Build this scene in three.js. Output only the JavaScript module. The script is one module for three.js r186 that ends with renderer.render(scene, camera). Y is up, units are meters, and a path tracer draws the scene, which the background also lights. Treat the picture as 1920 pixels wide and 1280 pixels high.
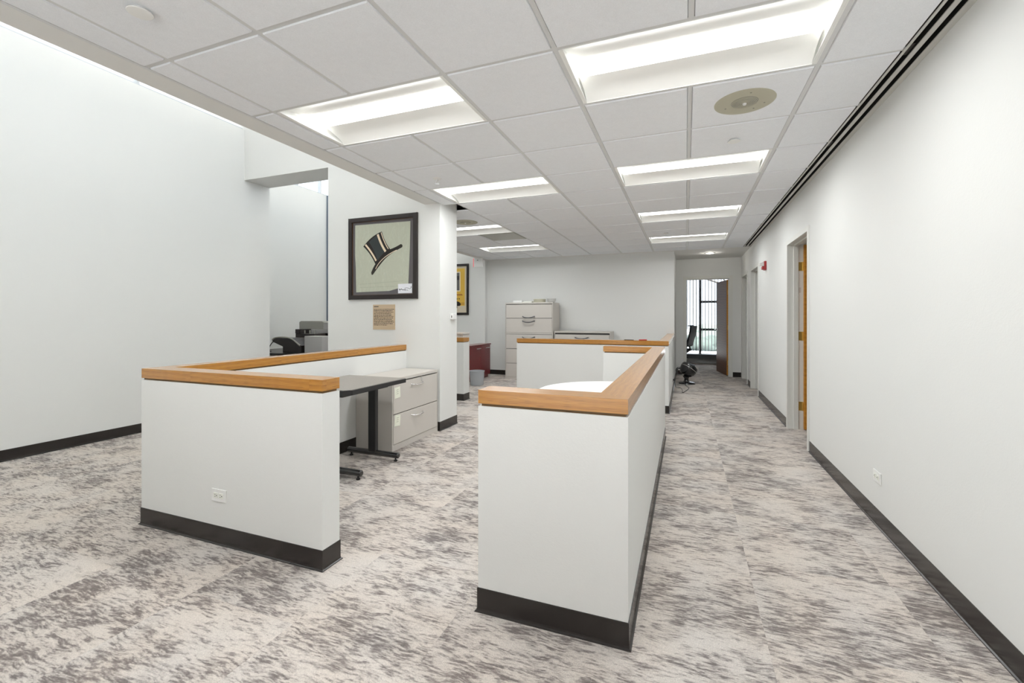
import * as THREE from 'three';
import { RoundedBoxGeometry } from 'three/addons/geometries/RoundedBoxGeometry.js';
import { mergeGeometries, toCreasedNormals } from 'three/addons/utils/BufferGeometryUtils.js';
import { RectAreaLightUniformsLib } from 'three/addons/lights/RectAreaLightUniformsLib.js';

// ---------------------------------------------------------------- camera, sky, exposure
// Plan coordinates used below: x to the right, y up, z = distance down the corridor (three.js z = -z).
const scene = new THREE.Scene();
const F = 842.85, HORIZON = 594.65, YAW = 0.36914, EYE = 1.28;
const camera = new THREE.PerspectiveCamera(2 * Math.atan(640 / F) * 180 / Math.PI, 1.5, 0.05, 200);
camera.position.set(0, EYE, 0);
camera.rotation.set(0, YAW, 0);
camera.setViewOffset(1920, 1280, 0, 640 - HORIZON, 1920, 1280);   // vertical lens shift, verticals stay upright
scene.add(camera);

scene.background = new THREE.Color().setRGB(0.80, 0.90, 1.0);      // even overcast sky
scene.backgroundIntensity = 2.7;
const sun = new THREE.DirectionalLight(new THREE.Color().setRGB(1, 0.96, 0.90), 24);   // unseen, high on the right: lights only roof and ground, bouncing onto the ceiling
sun.position.set(3.2, 12, 0); sun.castShadow = true; sun.name = 'sun';
sun.shadow.mapSize.set(2048, 2048); Object.assign(sun.shadow.camera, { left: -40, right: 40, top: 40, bottom: -40, near: 1, far: 80 });
sun.position.multiplyScalar(3); scene.add(sun, sun.target);
const renderer = new THREE.WebGLRenderer({ antialias: true });
renderer.toneMapping = THREE.LinearToneMapping;
renderer.toneMappingExposure = 1.01;
renderer.shadowMap.enabled = true;
RectAreaLightUniformsLib.init();
const TROFFER_RADIANCE = 24.5;

// ---------------------------------------------------------------- helpers
let seed = 7;
const rnd = () => { seed = (seed * 1664525 + 1013904223) >>> 0; return seed / 4294967296; };
const V = (x, y, z) => new THREE.Vector3(x, y, -z);
const taken = new Map();
function numbered(name) {
  const n = taken.get(name) ?? 0; taken.set(name, n + 1);
  return n ? name + '_' + String(n).padStart(3, '0') : name;
}
function flat(g) {
  const n = g.index ? g.toNonIndexed() : g;
  for (const k of Object.keys(n.attributes)) if (!['position', 'normal', 'uv'].includes(k)) n.deleteAttribute(k);
  return n;
}
// uv in metres from the dominant direction of each face; swap turns the pattern a quarter on level faces
function metreUV(g, swap = false) {
  const p = g.attributes.position, n = g.attributes.normal, uv = new Float32Array(p.count * 2);
  for (let i = 0; i < p.count; i++) {
    const ax = Math.abs(n.getX(i)), ay = Math.abs(n.getY(i)), az = Math.abs(n.getZ(i));
    let u, v;
    if (ay >= ax && ay >= az) { u = p.getX(i); v = p.getZ(i); if (swap) [u, v] = [v, u]; }
    else if (ax >= az) { u = p.getZ(i); v = p.getY(i); }
    else { u = p.getX(i); v = p.getY(i); }
    uv[2 * i] = u; uv[2 * i + 1] = v;
  }
  g.setAttribute('uv', new THREE.BufferAttribute(uv, 2));
  return g;
}
function box(x0, x1, y0, y1, z0, z1, r = 0) {
  const w = x1 - x0, h = y1 - y0, d = z1 - z0;
  const g = r ? new RoundedBoxGeometry(w, h, d, 2, Math.min(r, w / 2.01, h / 2.01, d / 2.01)) : new THREE.BoxGeometry(w, h, d);
  g.translate((x0 + x1) / 2, (y0 + y1) / 2, -(z0 + z1) / 2);
  return g;
}
function prism(poly, y0, y1) {                      // plan polygon [[x, z], ...] raised from y0 to y1
  const s = new THREE.Shape(poly.map(([x, z]) => new THREE.Vector2(x, z)));
  const g = new THREE.ExtrudeGeometry(s, { depth: y1 - y0, bevelEnabled: false });
  g.rotateX(-Math.PI / 2);                          // (x, z, h) -> (x, h, -z)
  g.translate(0, y0, 0);
  return g;
}
function extrudeXY(pts, z0, z1, bevel = 0) {        // outline in x, y pushed from z0 to z1
  const s = new THREE.Shape(pts.map(([x, y]) => new THREE.Vector2(x, y)));
  const g = new THREE.ExtrudeGeometry(s, { depth: z1 - z0 - 2 * bevel, bevelEnabled: bevel > 0, bevelSize: bevel, bevelThickness: bevel, bevelSegments: 2, curveSegments: 12 });
  g.translate(0, 0, -z1 + bevel);
  return g;
}
function tube(pts, r, seg = 24, rad = 8) {
  return new THREE.TubeGeometry(new THREE.CatmullRomCurve3(pts.map(([x, y, z]) => V(x, y, z))), seg, r, rad, false);
}
function rod(a, b, r0, r1 = r0, seg = 16) {
  const A = V(...a), B = V(...b), d = B.clone().sub(A), g = new THREE.CylinderGeometry(r1, r0, d.length(), seg);
  g.applyQuaternion(new THREE.Quaternion().setFromUnitVectors(new THREE.Vector3(0, 1, 0), d.clone().normalize()));
  g.translate((A.x + B.x) / 2, (A.y + B.y) / 2, (A.z + B.z) / 2);
  return g;
}
function lathe(pts, x, y, z, seg = 40) {
  const g = new THREE.LatheGeometry(pts.map(([r, h]) => new THREE.Vector2(r, h)), seg);
  g.translate(x, y, -z);
  return g;
}
const rootOf = (o) => { while (o.parent && o.parent !== scene) o = o.parent; return o; };
function mesh(name, geos, mat, opt = {}) {
  let g = mergeGeometries([].concat(geos).map(flat), false);
  if (!opt.keepUV) metreUV(g, opt.swap);
  const m = new THREE.Mesh(g, mat);
  m.name = name; m.castShadow = true; m.receiveShadow = true;
  return m;
}
// a Group at the thing's base whose children are its parts
function thing(name, label, category, [x, y, z], group) {
  const o = new THREE.Group(); o.name = numbered(name); o.position.copy(V(x, y, z)); scene.add(o);
  o.userData = { label, category }; if (group) o.userData.group = group;
  return o;
}
function part(name, parent, geos, mat, opt = {}) {
  const m = mesh(name, geos, mat, opt), at = rootOf(parent).position;
  m.geometry.translate(-at.x, -at.y, -at.z);
  parent.add(m);
  if (opt.label) m.userData.label = opt.label;
  return m;
}
function single(name, label, category, geos, mat, opt = {}) {      // a thing that is one mesh
  const m = mesh(numbered(name), geos, mat, opt);
  m.geometry.computeBoundingBox();
  const c = m.geometry.boundingBox.getCenter(new THREE.Vector3()); c.y = m.geometry.boundingBox.min.y;
  m.geometry.translate(-c.x, -c.y, -c.z); m.position.copy(c);
  m.userData = { label, category }; if (opt.group) m.userData.group = opt.group;
  scene.add(m); return m;
}
function struct(name, geos, mat, label, category, opt = {}) {
  const m = mesh(name, geos, mat, opt);
  m.userData = { kind: 'structure', label, category }; scene.add(m);
  return m;
}
function structGroup(name, label, category, [x, y, z]) {
  const o = new THREE.Group(); o.name = name; o.position.copy(V(x, y, z)); o.userData = { kind: 'structure', label, category };
  scene.add(o); return o;
}
function copyOf(o, [x, y, z], label, group) {
  const c = o.clone(); c.name = numbered(o.name.replace(/_\d+$/, '')); c.position.copy(V(x, y, z));
  c.userData = { ...o.userData, label: label ?? o.userData.label }; if (group) c.userData.group = group;
  scene.add(c); return c;
}

// ---------------------------------------------------------------- textures
const hash = (x, y, s) => { let h = (x * 374761393 + y * 668265263 + s * 1274126177) | 0; h = Math.imul(h ^ (h >>> 13), 1274126177); return ((h ^ (h >>> 16)) >>> 0) / 4294967296; };
function vnoise(x, y, s) {
  const xi = Math.floor(x), yi = Math.floor(y), fx = x - xi, fy = y - yi, u = fx * fx * (3 - 2 * fx), v = fy * fy * (3 - 2 * fy);
  const a = hash(xi, yi, s), b = hash(xi + 1, yi, s), c = hash(xi, yi + 1, s), d = hash(xi + 1, yi + 1, s);
  return a + (b - a) * u + (c - a) * v + (a - b - c + d) * u * v;
}
const sstep = (a, b, x) => { const t = Math.min(1, Math.max(0, (x - a) / (b - a))); return t * t * (3 - 2 * t); };
function dataTex(w, h, fn, srgb, size = 1) {         // fn(x, y) -> [r, g, b] 0..255; size = metres across
  const d = new Uint8Array(w * h * 4);
  for (let j = 0, k = 0; j < h; j++) for (let i = 0; i < w; i++, k += 4) { const c = fn(i, j); d[k] = c[0]; d[k + 1] = c[1]; d[k + 2] = c[2]; d[k + 3] = 255; }
  const t = new THREE.DataTexture(d, w, h); t.wrapS = t.wrapT = THREE.RepeatWrapping;
  t.magFilter = THREE.LinearFilter; t.minFilter = THREE.LinearMipmapLinearFilter; t.generateMipmaps = true;
  if (srgb) t.colorSpace = THREE.SRGBColorSpace;
  t.repeat.set(1 / size, 1 / (size * h / w)); t.needsUpdate = true;
  return t;
}
// carpet: pale beige-grey pile with brushed charcoal streaks that run across the corridor, in loose clusters
const CW = 2048, CSIZE = 2.4384;
const carpetTex = (() => {
  const d = new Uint8Array(CW * CW * 4), b = new Uint8Array(CW * CW * 4), px = CSIZE / CW;
  for (let j = 0, k = 0; j < CW; j++) for (let i = 0; i < CW; i++, k += 4) {
    const x = i * px, y = j * px;                                 // metres
    const wx = x + 0.03 * vnoise(x * 9, y * 14, 3), wy = y + 0.014 * vnoise(x * 16, y * 20, 5);
    const cl = 0.40 * vnoise(wx * 3.6, wy * 5.5, 11) + 0.38 * vnoise(wx * 8.5, wy * 15, 12) + 0.22 * vnoise(wx * 19, wy * 36, 13);
    const st = 0.45 * vnoise(wx * 24, wy * 120, 21) + 0.35 * vnoise(wx * 55, wy * 240, 22) + 0.20 * vnoise(wx * 130, wy * 380, 23);
    const dark = sstep(0.475, 0.74, 0.46 * cl + 0.56 * st);
    const mid = sstep(0.36, 0.66, 0.5 * cl + 0.5 * st);
    const fib = hash(i, j, 31) * 0.6 + vnoise(i * 0.5, j * 0.5, 32) * 0.4;
    const warm = vnoise(x * 5, y * 5, 41);
    let r = 208 - 32 * mid, g = 200 - 33 * mid, bl = 192 - 32 * mid;
    r += (84 - r) * dark * 0.60; g += (77 - g) * dark * 0.60; bl += (76 - bl) * dark * 0.60;
    const f = 0.86 + 0.27 * fib; r *= f * (0.99 + 0.02 * warm); g *= f; bl *= f * (1.01 - 0.02 * warm);
    d[k] = Math.min(255, r); d[k + 1] = Math.min(255, g); d[k + 2] = Math.min(255, bl); d[k + 3] = 255;
    const hgt = 255 * (0.55 * fib + 0.45 * (1 - dark)); b[k] = b[k + 1] = b[k + 2] = hgt; b[k + 3] = 255;
  }
  const mk = (a, srgb) => { const t = new THREE.DataTexture(a, CW, CW); t.wrapS = t.wrapT = THREE.RepeatWrapping; t.magFilter = THREE.LinearFilter; t.minFilter = THREE.LinearMipmapLinearFilter; t.generateMipmaps = true; if (srgb) t.colorSpace = THREE.SRGBColorSpace; t.repeat.set(1 / CSIZE, 1 / CSIZE); t.needsUpdate = true; return t; };
  return [mk(d, true), mk(b, false)];
})();
const paintBump = dataTex(512, 512, (i, j) => { const v = 255 * (0.5 * vnoise(i / 3, j / 3, 51) + 0.3 * vnoise(i / 9, j / 9, 52) + 0.2 * hash(i, j, 53)); return [v, v, v]; }, false, 0.8);
const tileTex = dataTex(512, 512, (i, j) => { const v = 0.955 + 0.03 * vnoise(i / 2.2, j / 2.2, 61) + 0.008 * vnoise(i / 20, j / 20, 62); return [250 * v, 251 * v, 253 * v]; }, true, 0.61);
const tileBump = dataTex(512, 512, (i, j) => { const v = 255 * (0.6 * vnoise(i / 2.2, j / 2.2, 61) + 0.4 * hash(i, j, 63)); return [v, v, v]; }, false, 0.61);
function woodTex(w, h, c0, c1, c2, size, s) {
  return dataTex(w, h, (i, j) => {
    const x = i / w, y = j / h, warp = 0.9 * vnoise(x * 3, y * 3, s) + 0.2 * vnoise(x * 9, y * 9, s + 1);
    const ring = 0.5 + 0.5 * Math.sin((y * 15 + warp) * 6.283), fine = vnoise(x * 24, y * 240, s + 2), pore = sstep(0.72, 0.95, vnoise(x * 16, y * 330, s + 3));
    const t = 0.45 * ring + 0.55 * fine;
    return [0, 1, 2].map((k) => { let v = c0[k] + (c1[k] - c0[k]) * t; v += (c2[k] - v) * pore * 0.55; return Math.max(0, Math.min(255, v)); });
  }, true, size);
}
const oakTex = woodTex(1024, 512, [196, 138, 48], [170, 110, 24], [128, 80, 18], 0.9, 71);
const walnutTex = woodTex(512, 512, [116, 72, 38], [88, 52, 25], [60, 34, 16], 0.8, 81);
const goldTex = woodTex(512, 512, [212, 150, 56], [190, 124, 34], [150, 92, 20], 0.8, 85);
const laminateTex = dataTex(256, 256, (i, j) => { const v = 150 + 24 * vnoise(i / 3, j / 3, 91) + 16 * hash(i, j, 92) - 20; return [v, v * 0.97, v * 0.93]; }, true, 0.2);

function canvasTex(w, h, draw) {
  const c = document.createElement('canvas'); c.width = w; c.height = h;
  draw(c.getContext('2d'), w, h);
  const t = new THREE.CanvasTexture(c); t.colorSpace = THREE.SRGBColorSpace; return t;
}

// ---------------------------------------------------------------- materials
const std = (o) => new THREE.MeshStandardMaterial(o), phys = (o) => new THREE.MeshPhysicalMaterial(o);
const lin = (r, g, b) => new THREE.Color().setRGB(r, g, b);
const M = {
  paint: std({ color: lin(0.79, 0.795, 0.775), roughness: 0.75, bumpMap: paintBump, bumpScale: 0.0003 }),
  drywall: std({ color: lin(0.78, 0.775, 0.75), roughness: 0.85 }),
  frame: std({ color: lin(0.76, 0.76, 0.72), roughness: 0.45 }),
  carpet: std({ map: carpetTex[0], bumpMap: carpetTex[1], bumpScale: 0.004, roughness: 1 }),
  under: std({ color: lin(0.10, 0.095, 0.09), roughness: 1 }),
  tile: std({ map: tileTex, bumpMap: tileBump, bumpScale: 0.0004, color: lin(0.97, 0.98, 0.99), roughness: 0.95 }),
  tee: std({ color: lin(0.70, 0.705, 0.70), roughness: 0.5 }),
  cove: std({ color: lin(0.022, 0.018, 0.016), roughness: 0.24 }),
  oak: phys({ map: oakTex, roughness: 0.35, clearcoat: 1, clearcoatRoughness: 0.2 }),
  oakDark: std({ color: lin(0.16, 0.085, 0.025), roughness: 0.5 }),
  walnut: std({ map: walnutTex, roughness: 0.42 }),
  gold: std({ map: goldTex, roughness: 0.45 }),
  brass: std({ color: lin(0.72, 0.50, 0.14), metalness: 0.9, roughness: 0.32 }),
  chrome: std({ color: lin(0.8, 0.8, 0.8), metalness: 1, roughness: 0.22 }),
  darkChrome: std({ color: lin(0.16, 0.16, 0.17), metalness: 0.7, roughness: 0.35 }),
  white: std({ color: lin(0.86, 0.86, 0.84), roughness: 0.4 }),
  reflector: std({ color: lin(0.90, 0.90, 0.87), roughness: 0.5 }),
  lens: std({ color: lin(0.9, 0.9, 0.9), emissive: lin(1, 1, 0.98), emissiveIntensity: 5.5, roughness: 0.6 }),
  black: std({ color: lin(0.012, 0.012, 0.013), roughness: 0.4 }),
  gloss: phys({ color: lin(0.008, 0.008, 0.009), roughness: 0.18, clearcoat: 1, clearcoatRoughness: 0.06 }),
  slot: std({ color: lin(0.008, 0.006, 0.006), roughness: 0.8 }),
  alu: std({ color: lin(0.58, 0.58, 0.54), roughness: 0.45 }),
  steel: std({ color: lin(0.62, 0.585, 0.54), roughness: 0.42 }),
  steelGap: std({ color: lin(0.06, 0.055, 0.05), roughness: 0.7 }),
  deskTop: std({ map: laminateTex, roughness: 0.4 }),
  deskEdge: std({ color: lin(0.018, 0.017, 0.018), roughness: 0.3 }),
  red: phys({ color: lin(0.15, 0.005, 0.009), roughness: 0.3, clearcoat: 0.6, clearcoatRoughness: 0.2 }),
  bin: std({ color: lin(0.42, 0.44, 0.46), roughness: 0.55 }),
  frameWood: std({ color: lin(0.014, 0.008, 0.007), roughness: 0.45 }),
  frameLip: std({ color: lin(0.12, 0.06, 0.03), roughness: 0.35 }),
  mat: std({ color: lin(0.13, 0.12, 0.125), roughness: 0.8 }),
  paper: std({ color: lin(0.86, 0.87, 0.80), roughness: 0.9 }),
  beige: std({ color: lin(0.50, 0.48, 0.37), roughness: 0.5 }),
  grille: std({ color: lin(0.30, 0.29, 0.24), roughness: 0.5, metalness: 0.2 }),
  glass: phys({ color: lin(1, 1, 1), transmission: 1, thickness: 0, roughness: 0, ior: 1.5 }),
  mullion: std({ color: lin(0.075, 0.08, 0.082), roughness: 0.45 }),
  mullionPale: std({ color: lin(0.62, 0.65, 0.68), roughness: 0.45 }),
  bluePost: std({ color: lin(0.13, 0.18, 0.25), roughness: 0.4 }),
  copierGrey: std({ color: lin(0.36, 0.35, 0.31), roughness: 0.5 }),
  copierPale: std({ color: lin(0.46, 0.45, 0.44), roughness: 0.5 }),
  darkPlastic: std({ color: lin(0.030, 0.024, 0.022), roughness: 0.3 }),
  redPlastic: std({ color: lin(0.42, 0.03, 0.03), roughness: 0.4 }),
  snow: std({ color: lin(0.78, 0.80, 0.82), roughness: 1 }),
  hedge: std({ color: lin(0.16, 0.20, 0.18), roughness: 1 }),
  bark: std({ color: lin(0.05, 0.045, 0.04), roughness: 1 }),
  slat: std({ color: lin(0.07, 0.07, 0.075), roughness: 0.7 }),
  mesh: std({ color: lin(0.025, 0.027, 0.03), roughness: 0.6 }),
};

// ================================================================ THE SETTING
const CEIL = 2.567, XR = 1.10, XL = -5.65, ZH = 4.43, ZH2 = 4.83, ZB = 9.30, ZE = 10.72, ATR = 5.15;
const S = 0.6096, GX = -2.417, GZ = 2.090;            // ceiling grid: column D, row 0

// ---- floor: slab with 24 inch carpet tiles
const floor = struct('floor', box(-9, 3.8, -0.30, -0.008, -2.8, 13.9), M.carpet, 'mottled beige grey carpet tile floor with charcoal streaks', 'floor');
{
  const tx = 0.298, tz = 2.030, gap = 0.0003;
  for (let r = -3; r <= 18; r++) for (let c = -10; c <= 1; c++) {
    const x0 = tx + c * S, z0 = tz + r * S, xc = x0 + S / 2, zc = z0 + S / 2;
    if (z0 > 13.2 || (zc > ZE + 0.3 && (c < -2))) continue;
    if (zc < 1.3 && xc > 1.3) continue;
    const g = flat(new THREE.BoxGeometry(S - 2 * gap, 0.008, S - 2 * gap)); g.translate(xc, -0.004, -zc); metreUV(g);
    const own = rnd() < 0.35, ou = (own ? Math.floor(rnd() * 4) : c + 12) * S, ov = (own ? Math.floor(rnd() * 4) : -r + 20) * S, fx = 1, uv = g.attributes.uv;
    for (let i = 0; i < uv.count; i++) uv.setXY(i, fx * (uv.getX(i) - xc) + S / 2 + ou, uv.getY(i) + zc + S / 2 + ov);
    const m = new THREE.Mesh(g, M.carpet); m.name = 'carpet_tile'; m.castShadow = m.receiveShadow = true; floor.add(m);
  }
}

// ---- walls
const doorZ = [[5.07, 5.98], [8.27, 9.11], [9.66, 10.48]], DH = 2.11, WT = 0.18;
{
  const cuts = [-2.6, ...doorZ.flatMap(([a, b]) => [a - 0.03, b + 0.03]), 13.9], g = [];
  for (let i = 0; i < cuts.length; i += 2) g.push(box(XR, XR + WT, 0, 2.85, cuts[i], cuts[i + 1]));
  for (const [a, b] of doorZ) g.push(box(XR, XR + WT, DH + 0.03, 2.85, a - 0.03, b + 0.03));
  struct('wall_right', g, M.paint, 'long off-white painted corridor wall with three door openings', 'wall');
}
struct('wall_left', [box(XL - 0.15, XL, 0, 3.85, -2.6, ZH)], M.paint, 'tall pale grey wall below a strip of high windows', 'wall');
struct('wall_middle', [box(-4.19, -2.585, 0, ATR, ZH, ZH2), box(XL, -4.19, 3.16, ATR, ZH, ZH2)], M.paint, 'white wall that carries the framed top hat picture, with a tall opening beside it', 'wall');
struct('wall_atrium', [box(-7.35, XL, 0, ATR, ZH, ZH2)], M.paint, 'end face of the thick wall beside the tall opening', 'wall');
struct('wall_annex', [box(-7.35, -7.2, 0, 3.89, ZH2, 9.18)], M.paint, 'pale wall of the copier room seen through the tall opening', 'wall');
struct('wall_poster', [box(-7.35, -4.2, 0, ATR, 9.18, 9.42)], M.paint, 'pale wall that carries the yellow framed poster', 'wall');
struct('wall_back', [box(-4.2, -0.21, 0, 2.75, ZB, 9.42)], M.paint, 'plain off-white wall behind the grey file cabinets', 'wall');
struct('wall_corridor', [box(-0.33, -0.21, 0, 2.75, 9.42, ZE)], M.paint, 'short off-white side wall at the narrow end of the corridor', 'wall');
struct('wall_end', [box(-0.33, -0.03, 0, 2.75, ZE, ZE + 0.12), box(0.898, XR, 0, 2.75, ZE, ZE + 0.12), box(-0.03, 0.898, 2.15, 2.75, ZE, ZE + 0.12)], M.paint, 'wall at the end of the corridor around the office door', 'wall');
struct('wall_fascia', [box(-2.78, -2.62, CEIL + 0.03, 3.30, -2.6, ZH), box(-4.25, -4.10, CEIL + 0.03, 3.10, ZH2, 9.18)], M.paint, 'upright face above the ceiling edge at the tall space', 'wall');
struct('wall_outer', [box(3.6, 3.8, 0, 2.85, -2.6, 13.9), box(-9, -2.78, 0, ATR, -2.8, -2.6), box(XR, 3.8, 0, 2.85, -2.8, -2.6), box(-2.78, XR, 2.50, 2.85, -2.8, -2.6), box(-2.78, XR, 0, 0.12, -2.8, -2.6), box(-3.0, -2.8, 0, 2.85, 9.42, 13.9)], M.paint, 'unseen outer walls of the office floor, keeping sky light out', 'wall');  // all out of view, close the floor against stray sky light
{ // window wall of the end office
  struct('wall_office', [box(-2.8, -0.9, 0, 2.85, 13.6, 13.8), box(1.4, 3.8, 0, 2.85, 13.6, 13.8), box(-0.9, 1.4, 0, 0.16, 13.6, 13.8), box(-0.9, 1.4, 2.45, 2.85, 13.6, 13.8)], M.paint, 'window wall of the end office', 'wall');
}
// ---- roof and ceiling
const ceiling = struct('ceiling', [
  box(-2.78, 3.8, 2.70, 2.85, -4.3, 13.9), box(-4.25, -2.78, 2.70, 2.85, ZH2, 13.9),  // roof extended past the rear windows as an added eave, cuts sky light
  box(-2.78, -2.60, CEIL - 0.002, 2.70, -2.6, ZH),                                   // plaster strip at the ceiling edge
  box(-4.25, -4.12, CEIL - 0.002, 2.70, ZH2, 9.18),
  box(-0.33, XR + 0.01, CEIL - 0.002, 2.70, 9.20, ZE + 0.02), box(-4.2, -0.33, CEIL + 0.004, 2.70, 9.20, ZB),
  box(XR + WT, 3.6, 2.60, 2.70, -2.6, 13.9), box(-2.8, XR, 2.60, 2.70, ZE + 0.12, 13.9),
  box(-9, -1.9, ATR, ATR + 0.2, -2.8, 9.5),  // tall space roof, widened with an added eave to shade the high windows
], M.drywall, 'lay-in tile ceiling with plaster edge strips', 'ceiling');
const troffers = [];                                                                  // [column, row] of the near left corner, each two columns wide
for (const r of [0, 3, 6, 9, -3]) troffers.push([3, r]);  // last row is out of view, placed to light the half wall fronts
for (const r of [0, 3, -3]) troffers.push([0, r]);  // last row out of view here too, lights the left half wall front
troffers.push([-2, 6], [-2, 9]);
const lit = (c, r) => troffers.some(([tc, tr]) => r === tr && (c === tc || c === tc + 1));
const grilleCell = [-1, 7];
{
  const tileCache = new Map();
  const tileGeo = (w, d) => {
    const key = w.toFixed(3) + d.toFixed(3);
    if (!tileCache.has(key)) {
      const hw = w / 2 - 0.0125, hd = d / 2 - 0.0125, bw = hw - 0.004, bd = hd - 0.004, y0 = -0.004, y1 = 0.008;
      const P = [[-bw, y0, -bd], [bw, y0, -bd], [bw, y0, bd], [-bw, y0, bd], [-hw, y1, -hd], [hw, y1, -hd], [hw, y1, hd], [-hw, y1, hd]];
      const I = [0, 1, 2, 0, 2, 3, 4, 6, 5, 4, 7, 6, 0, 4, 5, 0, 5, 1, 1, 5, 6, 1, 6, 2, 2, 6, 7, 2, 7, 3, 3, 7, 4, 3, 4, 0];
      const g = new THREE.BufferGeometry(); g.setAttribute('position', new THREE.Float32BufferAttribute(P.flat(), 3)); g.setIndex(I);
      const n = g.toNonIndexed(); n.computeVertexNormals(); metreUV(n); tileCache.set(key, n);
    }
    return tileCache.get(key);
  };
  const addTile = (x0, x1, z0, z1) => {
    const m = new THREE.Mesh(tileGeo(x1 - x0, z1 - z0), M.tile); m.name = 'ceiling_tile'; m.castShadow = m.receiveShadow = true;
    m.position.copy(V((x0 + x1) / 2, CEIL, (z0 + z1) / 2)); ceiling.add(m);
  };
  const X = (c) => GX + c * S, Z = (r) => GZ + r * S, LAST = 9.20;
  for (let r = -7; r <= 11; r++) {
    const z0 = Z(r), z1 = Math.min(Z(r + 1), LAST); if (z1 - z0 < 0.1) continue;
    for (let c = 0; c < 5; c++) if (!lit(c, r)) addTile(X(c), X(c + 1), z0, z1);
    addTile(X(5), 0.984, z0, z1);
    if (z1 <= ZH + 0.2) addTile(-2.60, X(0), z0, z1);
  }
  for (let r = 4; r <= 11; r++) {                                                     // bay behind the picture wall
    const z0 = Math.max(Z(r), ZH2), z1 = Math.min(Z(r + 1), LAST); if (z1 - z0 < 0.1) continue;
    for (let c = -2; c < 0; c++) if (!lit(c, r) && !(c === grilleCell[0] && r === grilleCell[1])) addTile(X(c), X(c + 1), z0, z1);
    addTile(-4.12, X(-2), z0, z1);
  }
  // tee bars, one mesh for each line of the grid
  const tee = (name, segs) => { if (segs.length) { const m = mesh(name, segs, M.tee); ceiling.add(m); } };
  const w = 0.0119, y0 = CEIL + 0.002, y1 = CEIL + 0.03;
  for (let c = -2; c <= 5; c++) {
    const segs = [];
    for (let r = c < 0 ? 4 : -7; r <= 11; r++) {
      const z0 = c < 0 ? Math.max(Z(r), ZH2) : Z(r), z1 = Math.min(Z(r + 1), LAST); if (z1 <= z0) continue;
      if (lit(c, r) && lit(c - 1, r) && !troffers.some(([tc, tr]) => tr === r && tc === c)) continue;
      segs.push(box(X(c) - w, X(c) + w, y0, y1, z0, z1));
    }
    tee('ceiling_runner', segs);
  }
  for (let r = -7; r <= 11; r++) tee('ceiling_tee', [box(-2.60, 0.984, y0 + 0.0005, y1, Z(r) - w, Z(r) + w)].concat(r >= 5 ? [box(-4.12, -2.60, y0 + 0.0005, y1, Z(r) - w, Z(r) + w)] : []));
  tee('ceiling_edge_angle', [box(-2.606, -2.588, CEIL - 0.006, y1, -2.6, ZH)]);
}
// ---- rubber cove base
function cove(ax, az, bx, bz, nx, nz, e0 = 0, e1 = 0, h = 0.102) {
  const prof = [[0, h], [0.004, h - 0.001], [0.004, 0.014], [0.006, 0.007], [0.012, 0.0035], [0.013, 0], [0, 0]];
  const L = Math.hypot(bx - ax, bz - az), tx = (bx - ax) / L, tz = (bz - az) / L, pos = [], nor = [];
  const P = (d, y, end) => { const s = end ? L + e1 * d : -e0 * d; return V(ax + tx * s + nx * d, y, az + tz * s + nz * d); };
  const quad = (a, b, c, d) => { const n = new THREE.Vector3().subVectors(b, a).cross(new THREE.Vector3().subVectors(c, a)).normalize(); for (const v of [a, b, c, a, c, d]) { pos.push(v.x, v.y, v.z); nor.push(n.x, n.y, n.z); } };
  const flip = (new THREE.Vector3(tx, 0, -tz)).cross(new THREE.Vector3(0, 1, 0)).dot(new THREE.Vector3(nx, 0, -nz)) < 0;
  for (let i = 0; i < prof.length - 1; i++) {
    const [d0, y0] = prof[i], [d1, y1] = prof[i + 1];
    const a = P(d0, y0, 0), b = P(d1, y1, 0), c = P(d1, y1, 1), d = P(d0, y0, 1);
    flip ? quad(a, b, c, d) : quad(d, c, b, a);
  }
  const cap = (end) => { for (let i = 1; i < prof.length - 1; i++) { const t = [prof[prof.length - 1], prof[i - 1], prof[i]].map(([d, y]) => P(d, y, end)); const n = new THREE.Vector3(tx, 0, -tz).multiplyScalar(end ? 1 : -1); for (const v of t) { pos.push(v.x, v.y, v.z); nor.push(n.x, n.y, n.z); } } };
  cap(0); cap(1);
  const g = new THREE.BufferGeometry();
  g.setAttribute('position', new THREE.Float32BufferAttribute(pos, 3)); g.setAttribute('normal', new THREE.Float32BufferAttribute(nor, 3));
  g.setAttribute('uv', new THREE.Float32BufferAttribute(new Float32Array(pos.length / 3 * 2), 2));
  return g;
}
struct('baseboard_right', [cove(XR, -2.6, XR, 5.015, -1, 0), cove(XR, 6.035, XR, 8.215, -1, 0), cove(XR, 9.165, XR, 9.605, -1, 0)], M.cove, 'dark brown rubber base along the corridor wall', 'baseboard');
struct('baseboard_left', [cove(XL, -2.6, XL, ZH, 1, 0)], M.cove, 'dark brown rubber base along the tall left wall', 'baseboard');
struct('baseboard_middle', [cove(-2.585, ZH, -2.585, ZH2, 1, 0, 1, 1), cove(-2.585, ZH, -2.62, ZH, 0, -1, 1, 0), cove(-4.19, ZH, -3.2, ZH, 0, -1, 1, 0)], M.cove, 'dark brown rubber base round the end of the picture wall', 'baseboard');
struct('baseboard_back', [cove(-4.2, ZB, -0.36, ZB, 0, -1)], M.cove, 'dark brown rubber base behind the file cabinets', 'baseboard');
struct('baseboard_end', [cove(0.938, ZE, XR, ZE, 0, -1), cove(-0.21, ZE, -0.055, ZE, 0, -1), cove(-0.21, ZB, -0.21, ZE, 1, 0)], M.cove, 'dark brown rubber base at the end of the corridor', 'baseboard');

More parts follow.
